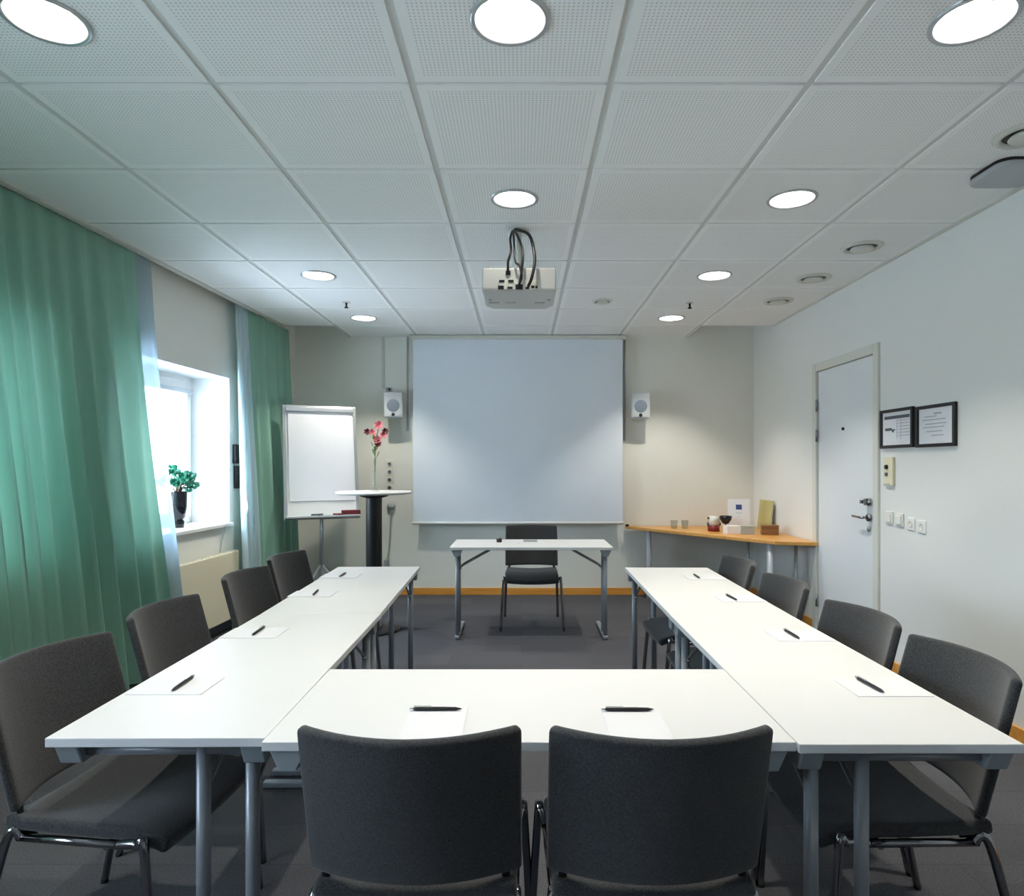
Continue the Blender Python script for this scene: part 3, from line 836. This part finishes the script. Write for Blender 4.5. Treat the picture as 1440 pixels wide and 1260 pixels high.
# ------------------------------------------------------------------ tables
def make_table(L, D, name='folding_table'):
    """long side along x, users sit at +y, legs set towards -y"""
    r = thing(name, 'x', 'table')
    MB().box(-L/2+0.0005, -D/2+0.0005, 0.708, L/2-0.0005, D/2-0.0005, 0.730).build('tabletop', M['laminate'], r, bevel=0.002)
    for sx in (-1, 1):
        for sy in (-1, 1):
            b = MB(); ox = sx*(L/2-0.012); oy = sy*(D/2-0.012)
            T = [(0, 0.708), (-0.088, 0.708), (-0.066, 0.655), (-0.024, 0.655)]
            vs_ = [(ox+sx*p[0], oy, p[1]) for p in T] + [(ox+sx*p[0], oy-sy*0.055, p[1]) for p in T]
            b.add(vs_, [(0,1,2,3), (7,6,5,4), (0,4,5,1), (1,5,6,2), (2,6,7,3), (3,7,4,0)])
            b.build('bracket', M['bracket'], r, bevel=0.004)
        xx = sx*(L/2-0.057)
        MB().tube([(xx, -D/2+0.06, 0.680), (xx, D/2-0.06, 0.680)], 0.013, 12).build('crossbar', M['grey_metal'], r)
        for yy in (-D/2+0.052, -D/2+0.172):
            MB().tube([(xx, yy, 0.69), (xx, yy, 0.03)], 0.017, 14).build('leg', M['grey_metal'], r)
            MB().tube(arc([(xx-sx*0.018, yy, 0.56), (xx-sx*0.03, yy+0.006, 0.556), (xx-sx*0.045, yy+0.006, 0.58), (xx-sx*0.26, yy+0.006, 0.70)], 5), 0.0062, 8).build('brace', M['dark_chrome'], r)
        b = MB()
        yA, yB = -D/2+0.005, D/2-0.03
        b.box(xx-0.018, yA, 0.004, xx+0.018, yB, 0.030)
        b.build('foot', M['grey_metal'], r, bevel=0.006)
    return r
TG = 'white folding tables in a U shape'
t1 = make_table(1.306, 0.518)
SLL = math.atan(0.0337)
t1.location = (-0.864, 2.19, 0); t1.rotation_euler = (0, 0, R(90)+0.005)
tag(t1, 'white folding table on the left side of the U, nearest the camera', 'table', TG)
t2 = copy_tree(t1); t2.location = (-0.885, 3.496, 0); t2.rotation_euler = (0, 0, R(90)+0.025)
tag(t2, 'white folding table on the left side of the U, far end by the cafe table', 'table', TG)
t3 = copy_tree(t1); t3.location = (0.898, 2.156, 0); t3.rotation_euler = (0, 0, R(-90))
tag(t3, 'white folding table on the right side of the U, nearest the camera', 'table', TG)
t4 = copy_tree(t1); t4.location = (0.905, 3.463, 0); t4.rotation_euler = (0, 0, R(-90)-0.010)
tag(t4, 'white folding table on the right side of the U, far end', 'table', TG)
t5 = make_table(1.240, 0.545)
t5.location = (0.0175, 1.787, 0); t5.rotation_euler = (0, 0, R(180))
tag(t5, 'white folding table joining the two sides of the U, behind the two front chairs', 'table', TG)
t6 = make_table(1.285, 0.56, 'presenter_desk')
t6.location = (0.079, 5.41, 0)
tag(t6, 'small white folding desk standing alone before the projection screen', 'table')

# ------------------------------------------------------------------ chairs
def make_chair():
    """faces +y; origin on the floor under the seat"""
    r = thing('conference_chair', 'x', 'chair')
    def back(u, v):
        z = 0.482 + 0.348*v
        y = -0.158 - 0.095*v - 0.080*(1-u*u)*(0.8+0.2*v)
        return (u*(0.232-0.002*v), y, z)
    MB().shell(back, 16, 10, 0.026).build('backrest', M['fabric'], r, bevel=0.011, seg=3)
    def seat(u, v):
        y = -0.200 + 0.45*v
        z = 0.440 - 0.012*(1-u*u) + 0.012*(1-v)*(1-v) - 0.030*max(0, (v-0.7)/0.3)**2
        return (u*0.222, y, z)
    MB().shell(seat, 14, 14, 0.036).build('seat', M['fabric'], r, bevel=0.012, seg=3)
    for s_ in (-1, 1):
        MB().tube(arc([(s_*0.222, 0.12, 0.413), (s_*0.234, 0.180, 0.423), (s_*0.240, 0.205, 0.400), (s_*0.262, 0.240, 0.0)], 8), 0.0115, 12).build('leg', M['chair_tube'], r)
        MB().tube(arc([(s_*0.216, -0.15, 0.413), (s_*0.224, -0.190, 0.400), (s_*0.240, -0.285, 0.0)], 8), 0.0115, 12).build('leg', M['chair_tube'], r)
        MB().tube([(s_*0.222, 0.13, 0.413), (s_*0.216, -0.16, 0.413)], 0.0105, 10).build('seat_rail', M['chair_tube'], r)
        b = MB()
        b.tube(arc([(s_*0.198, -0.13, 0.412), (s_*0.200, -0.160, 0.425), (s_*0.199, -0.170, 0.455), (s_*0.198, -0.176, 0.50)], 6), 0.010, 10, sx=1.0, sy=0.6)
        b.build('back_support', M['black_metal'], r)
    b = MB(); b.tube([(-0.226, 0.09, 0.408), (0.226, 0.09, 0.408)], 0.010, 10)
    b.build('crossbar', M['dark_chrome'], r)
    return r
CH = make_chair()
chairs = [
 ((-0.232, 1.615, 180-180), 'charcoal chair in the foreground, left one of the two seen from behind', 'two chairs in the foreground'),
 ((0.288, 1.615, 0.5), 'charcoal chair in the foreground, right one of the two seen from behind', 'two chairs in the foreground'),
 ((-1.114, 1.885, -96), 'charcoal chair by the left tables, nearest the camera and cut by the frame', 'chairs along the left tables'),
 ((-1.122, 2.530, -92), 'charcoal chair by the left tables, second from the camera before the green curtain', 'chairs along the left tables'),
 ((-1.140, 3.310, -94), 'charcoal chair by the left tables, third from the camera in front of the radiator', 'chairs along the left tables'),
 ((-1.168, 3.950, -97), 'charcoal chair by the left tables, farthest from the camera', 'chairs along the left tables'),
 ((1.000, 1.880, 90), 'charcoal chair by the right tables, nearest the camera', 'chairs along the right tables'),
 ((1.000, 2.410, 94), 'charcoal chair by the right tables, second from the camera', 'chairs along the right tables'),
 ((0.990, 3.090, 92), 'charcoal chair by the right tables, third from the camera', 'chairs along the right tables'),
 ((0.990, 3.760, 92), 'charcoal chair by the right tables, farthest from the camera before the corner shelf', 'chairs along the right tables'),
 ((WX(748, 5.63), 5.655, 180), 'charcoal chair behind the presenter desk, facing the camera', None)]
for i, ((x, y, a), lab, g) in enumerate(chairs):
    o = CH if i == 0 else copy_tree(CH)
    o.location = (x, y, 0); o.rotation_euler = (0, 0, R(a))
    tag(o, lab, 'chair', g)
    if g is None and 'group' in o: del o['group']

# ------------------------------------------------------------------ notepads and pens
def make_pad():
    r = thing('notepad', 'x', 'notepad')
    MB().box(-0.074, -0.105, 0, 0.074, 0.105, 0.0022).build('paper_block', M['pad_paper'], r)
    return r
def make_pen():
    r = thing('ballpoint_pen', 'x', 'pen')
    T = Matrix.Rotation(R(90), 4, 'Y')
    MB().lathe([(0.0, -0.068), (0.0012, -0.066), (0.0045, -0.052), (0.0052, -0.02), (0.0052, 0.05), (0.004, 0.058), (0.0, 0.060)], n=12, M=T).build('barrel', M['black'], r)
    MB().lathe([(0.0, 0.059), (0.0025, 0.060), (0.0025, 0.069), (0.0, 0.070)], n=8, M=T).build('push_button', M['chrome'], r)
    MB().box(0.012, -0.0015, 0.0052, 0.058, 0.0015, 0.0072).build('clip', M['chrome'], r)
    return r
NP, PN = make_pad(), make_pen()
ZT_ = 0.7303
spots = [
 # pen x, y, pen angle; pad x, y, angle; words
 (-0.222, 1.703, 180, -0.215, 1.630, 0, 'before the left foreground chair'),
 (0.277, 1.699, 180, 0.283, 1.628, 0, 'before the right foreground chair'),
 (-0.985, 1.905, 92, -1.000, 1.900, -90, 'on the left tables nearest the camera'),
 (-1.008, 2.510, 92, -1.018, 2.500, -90, 'on the left tables, second from the camera'),
 (-1.028, 3.270, 96, -1.038, 3.265, -90, 'on the left tables, third from the camera'),
 (-1.038, 3.800, 88, -1.048, 3.795, -90, 'on the left tables, farthest from the camera'),
 (1.008, 1.893, 95, 1.038, 1.885, 90, 'on the right tables nearest the camera'),
 (1.018, 2.464, 92, 1.045, 2.455, 90, 'on the right tables, second from the camera'),
 (1.012, 3.149, 95, 1.050, 3.140, 90, 'on the right tables, third from the camera'),
 (1.006, 3.750, 90, 1.050, 3.745, 90, 'on the right tables, farthest from the camera')]
for i, (x, y, a, px, py, pa, wd) in enumerate(spots):
    n = NP if i == 0 else copy_tree(NP)
    n.location = (px, py, ZT_); n.rotation_euler = (0, 0, R(pa))
    tag(n, 'white notepad ' + wd, 'notepad', 'notepads on the tables')
    p = PN if i == 0 else copy_tree(PN)
    p.location = (x, y, ZT_+0.0022+0.0053); p.rotation_euler = (0, 0, R(a))
    tag(p, 'black pen ' + wd, 'pen', 'pens on the notepads')
p = copy_tree(NP); p.location = (0.075, 5.50, ZT_); p.rotation_euler = (0, 0, R(88)); tag(p, 'white notepad on the presenter desk', 'notepad', 'notepads on the tables')
r = thing('remote_control', 'grey remote control on the notepad of the presenter desk', 'remote control', (WX(746, 5.5), 5.50, ZT_+0.0024))
MB().box(-0.06, -0.02, 0, 0.06, 0.02, 0.016).build('body', M['grey_panel'], r, bevel=0.004)
MB().box(-0.04, -0.012, 0.016, 0.03, 0.012, 0.018).build('buttons', M['grey_card'], r)
r = thing('pen_cup', 'small black holder at the left of the presenter desk', 'holder', (WX(702, 5.48), 5.48, ZT_))
MB().lathe([(0, 0.0), (0.022, 0.0), (0.024, 0.028), (0.020, 0.028), (0.018, 0.004), (0, 0.004)], n=20).build('cup', M['black'], r)
MB().tube([(0.0, 0, 0.006), (0.01, 0, 0.04)], 0.004, 8).build('rod', M['black'], r)

# ------------------------------------------------------------------ cafe table and vase
cx, cyy = WX(526, 5.45), 5.45
r = thing('cafe_table', 'round white high table on a black column beside the flip chart', 'table', (cx, cyy, 0))
ctz = WZ(691, cyy)
MB().lathe([(0, ctz-0.022), (0.300, ctz-0.022), (0.312, ctz-0.012), (0.312, ctz-0.006), (0.306, ctz), (0, ctz)], n=56).build('tabletop', M['laminate'], r)
MB().lathe([(0, ctz-0.024), (0.12, ctz-0.024), (0.115, ctz-0.04), (0.068, ctz-0.055), (0, ctz-0.055)], n=32).build('collar', M['black_metal'], r)
MB().lathe([(0.066, ctz-0.05), (0.066, 0.03)], n=32).build('column', M['black_metal'], r)
MB().lathe([(0, 0.004), (0.215, 0.004), (0.215, 0.014), (0.20, 0.022), (0.075, 0.034), (0.0, 0.034)], n=48).build('base', M['black_metal'], r)
vx, vy = WX(527, cyy-0.03), cyy-0.03
r = thing('bud_vase', 'slender clear glass vase on the high round table', 'vase', (vx, vy, ctz))
MB().lathe([(0, 0.001), (0.034, 0.001), (0.036, 0.005), (0.014, 0.03), (0.008, 0.07), (0.008, 0.20), (0.012, 0.27), (0.0105, 0.27), (0.0062, 0.20), (0.0062, 0.06), (0, 0.04)], n=24).build('glass_body', M['clear'], r)
r = thing('flower_stem', 'pink and dark red flowers standing in the slender vase', 'flower', (vx, vy, ctz+0.05))
MB().tube(arc([(0, 0, 0.0), (0.001, 0, 0.15), (0.004, 0, 0.28), (0.012, 0.0, 0.36), (0.035, 0.0, 0.50)]), 0.0035, 8).build('stem', M['stem'], r)
b = MB()
for k in range(8):
    a = k*2.4; z0 = 0.22 + 0.02*k
    b.tube(arc([(0.003, 0, z0), (0.003+0.02*math.cos(a), 0.02*math.sin(a), z0+0.03), (0.003+0.035*math.cos(a), 0.035*math.sin(a), z0+0.065)], 4), [0.004]*4+[0.008]*4+[0.002], 6, sy=0.4)
b.build('leaves', M['stem'], r)
def petal(b, c, dirv, ln, wd, mi=0):
    d = Vector(dirv).normalized(); up = Vector((0.1, -0.8, 0.5)).normalized(); sd = d.cross(up).normalized(); nn = sd.cross(d)
    vs_ = []; fs_ = []; n = 6; m_ = 4
    for i in range(n+1):
        t = i/n; wv = wd*math.sin(PI*min(1, t*0.93+0.06))**0.8
        for j in range(m_+1):
            q = -1 + 2*j/m_
            vs_.append(Vector(c) + d*ln*t + sd*wv*q + nn*(0.25*ln*t*t - 0.15*wd*q*q))
    for i in range(n):
        for j in range(m_):
            a = i*(m_+1)+j; fs_.append((a, a+1, a+m_+2, a+m_+1))
    b.add(vs_, fs_, True, mi)
blooms = [(0.035, 0.50, 0.075, 0), (-0.015, 0.44, 0.06, 0), (0.025, 0.38, 0.07, 0), (0.075, 0.42, 0.06, 0), (-0.06, 0.445, 0.055, 1), (0.09, 0.45, 0.055, 1), (0.03, 0.345, 0.06, 1)]
for (x, z, s_, k) in blooms:
    b = MB()
    for q in range(6):
        a = 2*PI*q/6 + x*10
        petal(b, (x, 0.0, z), (math.cos(a), -0.35, math.sin(a)*0.8), s_*0.62, s_*0.22)
    b.build('bloom', M['darkpetal'] if k else M['pink'], r)
    MB().tube([(0.012, 0, max(0.30, z-0.10)), (x, 0, z)], 0.002, 6).build('flower_stalk', M['stem'], r)

# ------------------------------------------------------------------ flip chart
FY = 6.20
fx = WX(451.5, FY)
r = thing('flip_chart', 'white flip chart easel in the corner beside the green curtain', 'flip chart', (fx, FY, 0), R(25))
fz0, fz1 = 0.885, 1.935
lean = R(12)
Wd = 0.665; Hh = (fz1-fz0)/math.cos(lean)
Tb = Matrix.Translation((0.0, -0.12, fz0)) @ Matrix.Rotation(-lean, 4, 'X')
bd = MB().box(-Wd/2, 0, 0, Wd/2, 0.02, Hh, M=Tb).build('board', M['white'], r, bevel=0.004)
b = MB(); t = 0.022
b.box(-Wd/2-0.008, -0.004, -0.01, -Wd/2+t, 0.026, Hh+0.01, M=Tb); b.box(Wd/2-t, -0.004, -0.01, Wd/2+0.008, 0.026, Hh+0.01, M=Tb)
b.box(-Wd/2+t, -0.004, Hh-t, Wd/2-t, 0.026, Hh+0.01, M=Tb); b.box(-Wd/2+t, -0.004, -0.01, Wd/2-t, 0.026, t, M=Tb)
b.build('board_frame', M['silver_strip'], r, bevel=0.003)
MB().box(-Wd/2+0.02, -0.028, Hh-0.055, Wd/2-0.02, -0.004, Hh-0.012, M=Tb).build('paper_clamp', M['silver_strip'], r, bevel=0.004)
MB().box(-Wd/2+0.04, -0.010, 0.16, Wd/2-0.035, -0.002, Hh-0.03, M=Tb).build('paper_pad', M['paper'], r, bevel=0.001)
MB().box(-Wd/2+0.0, -0.09, -0.01, Wd/2, -0.004, 0.012, M=Tb).build('tray', M['silver_strip'], r, bevel=0.004)
MB().tube([(0, -0.07, fz0+0.1), (0, -0.02, 0.42)], 0.018, 12).build('pole', M['silver_strip'], r)
for a in (90, 210, 330):
    MB().tube([(0.0, -0.02, 0.44), (0.36*math.cos(R(a)), -0.02+0.36*math.sin(R(a)), 0.012)], 0.013, 10).build('leg', M['silver_strip'], r)
def on_tray(xl, yl, zl):   # world position of a point on the tray
    p = Tb @ Vector((xl, yl, zl)); c, s_ = math.cos(R(25)), math.sin(R(25))
    return (fx + c*p.x - s_*p.y, FY + s_*p.x + c*p.y, p.z)
o = thing('board_eraser', 'dark red eraser on the right of the flip chart tray', 'eraser', on_tray(0.25, -0.045, 0.018), R(25))
MB().box(-0.085, -0.028, 0.0, 0.085, 0.028, 0.022).build('felt', M['eraser'], o, bevel=0.003)
MB().box(-0.085, -0.028, 0.022, 0.085, 0.028, 0.042).build('grip', M['eraser'], o, bevel=0.006)
for k, (xl, mt, lab) in enumerate(((-0.06, 'ink', 'dark marker on the flip chart tray'), (0.06, 'white', 'white marker in the middle of the flip chart tray'), (0.135, 'red', 'red marker beside the eraser on the flip chart tray'))):
    o = thing('marker', lab, 'marker', on_tray(xl, -0.05, 0.024), R(25+4*k), 'markers on the flip chart tray')
    MB().tube([(-0.05, 0, 0), (0.02, 0, 0)], 0.009, 10).build('barrel', M['white'] if mt == 'white' else M[mt], o)
    MB().tube([(0.02, 0, 0), (0.055, 0, 0)], 0.0098, 10).build('cap', M['grey_card'] if mt == 'white' else M[mt], o)

# ------------------------------------------------------------------ corner shelf table and its things
CZT = 0.735
r = thing('corner_table', 'orange wooden corner table on pale legs right of the screen', 'table')
A = (WX(879, YB-0.03), YB-0.02); Bp = (2.21, 5.47); Cp = (XR-0.012, 5.42); Dp = (XR-0.012, YB-0.02)
M['pale_leg'] = mat('pale_blue_grey_leg', (0.60, 0.64, 0.70), 0.4, metal=0.1)
MB().prism([A, (A[0]+0.02, A[1]-0.05), (Bp[0]-0.08, Bp[1]+0.03), Bp, Cp, Dp], CZT-0.03, CZT).build('tabletop', M['wood'], r, bevel=0.004)
for (x, y) in ((1.32, 6.76), (2.13, 5.60), (2.36, 5.62), (2.36, 6.80)):
    MB().tube([(x, y, 0.0), (x, y, CZT-0.03)], 0.026 if x != 2.36 else 0.014, 16).build('leg', M['pale_leg'] if x != 2.36 else M['silver_strip'], r)
def on_shelf(px, y): return (WX(px, y), y, CZT+0.0005)
for px, lab in ((948, 'left clear drinking glass on the corner table'), (963, 'right clear drinking glass on the corner table')):
    o = thing('drinking_glass', lab, 'glass', on_shelf(px, 6.60), group='clear glasses on the corner table')
    MB().lathe([(0, 0.001), (0.028, 0.001), (0.036, 0.085), (0.034, 0.085), (0.026, 0.006), (0, 0.006)], n=24).build('glass_wall', M['clear'], o)
o = thing('candle_jar', 'small jar with a pale top and dark red foot on the corner table', 'jar', on_shelf(1003.5, 6.35))
MB().lathe([(0, 0.0), (0.055, 0.0), (0.058, 0.055), (0, 0.055)], n=24).build('foot', M['red'], o)
MB().lathe([(0.04, 0.055), (0.058, 0.075), (0.060, 0.12), (0.045, 0.145), (0.0, 0.148)], n=24).build('bowl', M['offwhite'], o)
b = MB()
for s_ in (-1, 1): b.cbox((s_*0.056, -0.02, 0.128), (0.018, 0.02, 0.022)); b.cbox((s_*0.058, -0.01, 0.072), (0.016, 0.02, 0.03))
b.build('clasps', M['ink'], o, bevel=0.003)
o = thing('goblet', 'dark goblet on a thin red stem on the corner table', 'goblet', on_shelf(1020.5, 6.25))
MB().lathe([(0, 0.0), (0.028, 0.0), (0.028, 0.004), (0.006, 0.008), (0.005, 0.075), (0.008, 0.08)], n=20).build('stem', M['red'], o)
MB().lathe([(0.0, 0.075), (0.03, 0.085), (0.054, 0.125), (0.058, 0.155), (0.052, 0.15), (0.045, 0.125), (0, 0.10)], n=28).build('bowl', M['black_gloss'], o)
o = thing('table_sign', 'white upright sign card with a small navy square on the corner table', 'sign', on_shelf(1040, 6.42), R(-8))
Ts = Matrix.Rotation(R(-10), 4, 'X')
MB().box(-0.105, 0.0, 0.0, 0.105, 0.004, 0.31, M=Ts).build('card', M['paper'], o)
MB().box(-0.028, -0.002, 0.205, 0.028, -0.0005, 0.255, M=Ts).build('printed_square', M['blue'], o)
b = MB(); b.box(-0.03, -0.002, 0.17, 0.03, -0.0005, 0.174, M=Ts); b.box(-0.015, -0.002, 0.14, 0.01, -0.0005, 0.143, M=Ts)
b.build('printed_text', M['pale_ink'], o)
MB().box(-0.07, 0.02, 0.0, 0.07, 0.10, 0.004).build('stand', M['clear'], o)
o = thing('brochure_stack', 'stack of white leaflets in front of the sign card', 'leaflets', on_shelf(1029, 6.12), R(6))
MB().box(-0.065, -0.05, 0, 0.065, 0.05, 0.075).build('leaflet_block', M['paper'], o, bevel=0.002)
o = thing('small_box', 'small grey card box beside the leaflets', 'box', on_shelf(1050.5, 6.08), R(-10))
MB().box(-0.06, -0.045, 0, 0.06, 0.045, 0.068).build('box_body', M['grey_card'], o, bevel=0.003)
MB().box(-0.062, -0.047, 0.068, 0.062, 0.047, 0.078).build('lid', M['grey_card'], o, bevel=0.003)
o = thing('wooden_box', 'small brown wooden box at the right of the corner table', 'box', on_shelf(1082, 6.05), R(-14))
MB().box(-0.075, -0.06, 0, 0.075, 0.06, 0.075).build('box_body', M['wood_dark'], o, bevel=0.003)
MB().box(-0.077, -0.062, 0.075, 0.077, 0.062, 0.088).build('lid', M['wood_dark'], o, bevel=0.003)
o = thing('document_folder', 'dull yellow folder leaning in the corner behind the sign', 'folder', (XR-0.012, 6.50, CZT+0.0005), R(-90))
Tf = Matrix.Rotation(R(-6), 4, 'X')
MB().box(-0.17, -0.055, 0.0, 0.17, -0.045, 0.29, M=Tf).build('cover', M['yellow_card'], o, bevel=0.002)
MB().box(-0.16, -0.045, 0.005, 0.16, -0.037, 0.28, M=Tf).build('sheets', M['paper'], o)
o = thing('black_hook', 'tiny dark knob at the left tip of the corner table', 'knob', (WX(882, 6.85), 6.85, CZT+0.0005))
MB().lathe([(0, 0.0), (0.018, 0.0), (0.02, 0.02), (0.0, 0.024)], n=14).build('cap', M['black'], o)

# ------------------------------------------------------------------ radiator, cord, wall box, plant  (left wall frame)
def LW(px, off, name_=None):
    """point on a plane parallel to the left wall, off metres into the room, seen at column px"""
    k = (px-733)/F
    y = (LWX + off*CW) / (k - 0.0534)
    return k*y, y
x1, y1 = LW(337, 0.09)
rd = thing('radiator', 'cream panel radiator on the wall below the window', 'radiator', (LWX, 0, 0), WANG)
ya_, yb_ = wl(4.05), y1*CW
n = 26
MB().box(0.03, ya_, 0.10, 0.088, yb_, 0.655).build('panel', M['cream'], rd, bevel=0.008, seg=3)
for k in range(n):
    y = ya_ + (yb_-ya_)*(k+0.5)/n
    MB().box(0.04, y-0.012, 0.652, 0.08, y+0.012, 0.660).build('grille_bar', M['offwhite'], rd)
MB().tube([(0.06, yb_-0.05, 0.10), (0.06, yb_-0.05, 0.0)], 0.009, 8).build('pipe', M['cream'], rd)
MB().box(0.0, ya_+0.2, 0.3, 0.031, yb_-0.2, 0.5).build('wall_bracket', M['grey_metal'], rd)
x, y = LW(312, 0.03)
cd = thing('dangling_cord', 'thin grey cord hanging from the window sill to the radiator', 'cord', (0, 0, 0))
p0 = LW(318, 0.045); p1 = LW(314, 0.03); p2 = LW(309, 0.03)
MB().tube(arc([(p0[0], p0[1], WZ(736, p0[1])), (p1[0], p1[1], WZ(752, p1[1])), (p2[0], p2[1], WZ(777, p2[1]))], 8), 0.004, 6).build('cord', M['grey_card'], cd)
x, y = LW(329, 0.0)
wb = thing('wall_handset', 'slim black two-part box on the wall beside the window', 'wall fitting', (x, y, 0), WANG)
MB().box(0.0, -0.03, WZ(652, y), 0.035, 0.03, WZ(625, y)).build('upper_box', M['black'], wb, bevel=0.006)
MB().box(0.0, -0.01, WZ(687, y), 0.035, 0.05, WZ(655, y)).build('lower_box', M['black'], wb, bevel=0.006)

px_, py_ = LW(249.5, -0.16)
pt = thing('plant_pot', 'tall black footed plant pot on the window sill', 'pot', (px_, py_, 0.8905))
MB().lathe([(0, 0.0), (0.048, 0.0), (0.05, 0.045), (0.038, 0.065), (0.055, 0.08), (0.068, 0.16), (0.071, 0.275), (0.066, 0.28), (0.062, 0.26), (0.0, 0.258)], n=32).build('vessel', M['black_gloss'], pt)
MB().lathe([(0, 0.262), (0.06, 0.261)], n=24).build('soil', M['soil'], pt)
pl = thing('jade_plant', 'small green bushy plant in the black pot on the window sill', 'plant', (px_, py_, 0.8905+0.262))
b = MB(); tips = []
for k in range(11):
    a = 2*PI*k/11 + random.uniform(-.3, .3); q = random.uniform(0.03, 0.12)
    e = Vector((q*math.cos(a)*1.0+0.02, q*math.sin(a)*1.1+0.05*(k % 3 == 0), random.uniform(0.06, 0.17)))
    b.tube(arc([(0.01*math.cos(a), 0.01*math.sin(a), 0), (e.x*0.4, e.y*0.4, e.z*0.55), tuple(e)], 4), [0.006]*4+[0.004]*5, 6); tips.append(e)
b.build('branches', M['twig'], pl)
b = MB()
for e in tips:
    for k in range(26):
        dv = Vector((random.gauss(0, 1), random.gauss(0, 1), random.gauss(0.25, 0.9))).normalized()
        c = e + dv*random.uniform(0.0, 0.035)
        petal(b, c, dv, random.uniform(0.030, 0.044), random.uniform(0.013, 0.018))
b.build('foliage', M['leaf'], pl)
r = thing('glass_bottle', 'small clear ornament on the sill right of the plant', 'ornament', (*LW(266, -0.12), 0.8905))
MB().lathe([(0, 0.001), (0.03, 0.001), (0.026, 0.02), (0.008, 0.06), (0.006, 0.10), (0.0, 0.102)], n=20).build('glass_body', M['clear'], r)

# ------------------------------------------------------------------ curtains
def curtain(name, label, y0, y1, ybot0, ybot1, segs, amp, sheer_mat, sheer_part=None, seed=1, wave=0.13):
    """pleated cloth hung along the left ceiling edge; segs folds; bottom may spread"""
    rnd = random.Random(seed)
    # fold phase table
    n = int((y1-y0)/0.0125)
    ph = [0]; f_ = 0
    widths = []
    for i in range(n+1):
        f_ += (2*PI/(wave*(1+0.45*math.sin(i*0.031*1.7+seed)+0.25*math.sin(i*0.09+seed*2))))*((y1-y0)/n)
        ph.append(f_)
    m_ = 26
    root = thing(name, label, 'curtain')
    def surf(i, j):
        t = i/n; v = j/m_            # v=0 top, 1 bottom
        y = (y0 + (y1-y0)*t)*(1-v**1.3) + (ybot0 + (ybot1-ybot0)*t)*(v**1.3)
        z = CZ - 0.004 - (CZ-0.022)*v
        a = amp*(0.25 + 0.95*min(1, v*1.6))
        p = ph[i] + 0.35*math.sin(v*3 + i*0.05)
        dx = a*(math.sin(p) + 0.30*math.sin(2*p+0.7) + 0.25*math.sin(p*0.37+1.3))
        dy = 0.35*a*math.cos(p)
        return (LC(y) + dx - 0.028 + 0.107*v, y+dy, z)
    def part(i0, i1, nm, mt):
        vs_ = []; fs_ = []
        W = i1-i0+1
        for j in range(m_+1):
            for i in range(i0, i1+1): vs_.append(surf(i, j))
        for j in range(m_):
            for i in range(W-1):
                a = j*W+i; fs_.append((a, a+1, a+W+1, a+W))
        b = MB(); b.add(vs_, fs_, True)
        return b.build(nm, mt, root)
    if sheer_part:
        k0 = int(n*sheer_part[0]); k1 = int(n*sheer_part[1])
        if k0 > 0: part(0, k0, 'panel', M['curtain'])
        part(k0, k1, 'sheer_edge', M[sheer_mat])
        if k1 < n: part(k1, n, 'panel', M['curtain'])
    else:
        part(0, n, 'panel', M['curtain'])
    b = MB(); c0_, c1_ = LC(y0), LC(y1)
    b.tube([(c0_-0.015, y0, CZ+0.004), (c1_-0.015, y1, CZ+0.004)], 0.008, 8)
    b.build('rail', M['vent'], root)
    return root
curtain('curtain', 'wide green voile curtain covering the near part of the left wall', 1.35, 4.38, 1.35, 4.68, 24, 0.040, 'sheer', (0.950, 1.0), 3, 0.155)
curtain('curtain', 'narrow green curtain with a sheer edge, window light painted pale into it, between window and back corner', 5.50, 6.64, 5.50, 6.60, 10, 0.032, 'window_lit_voile', (0.0, 0.20), 5, 0.15)
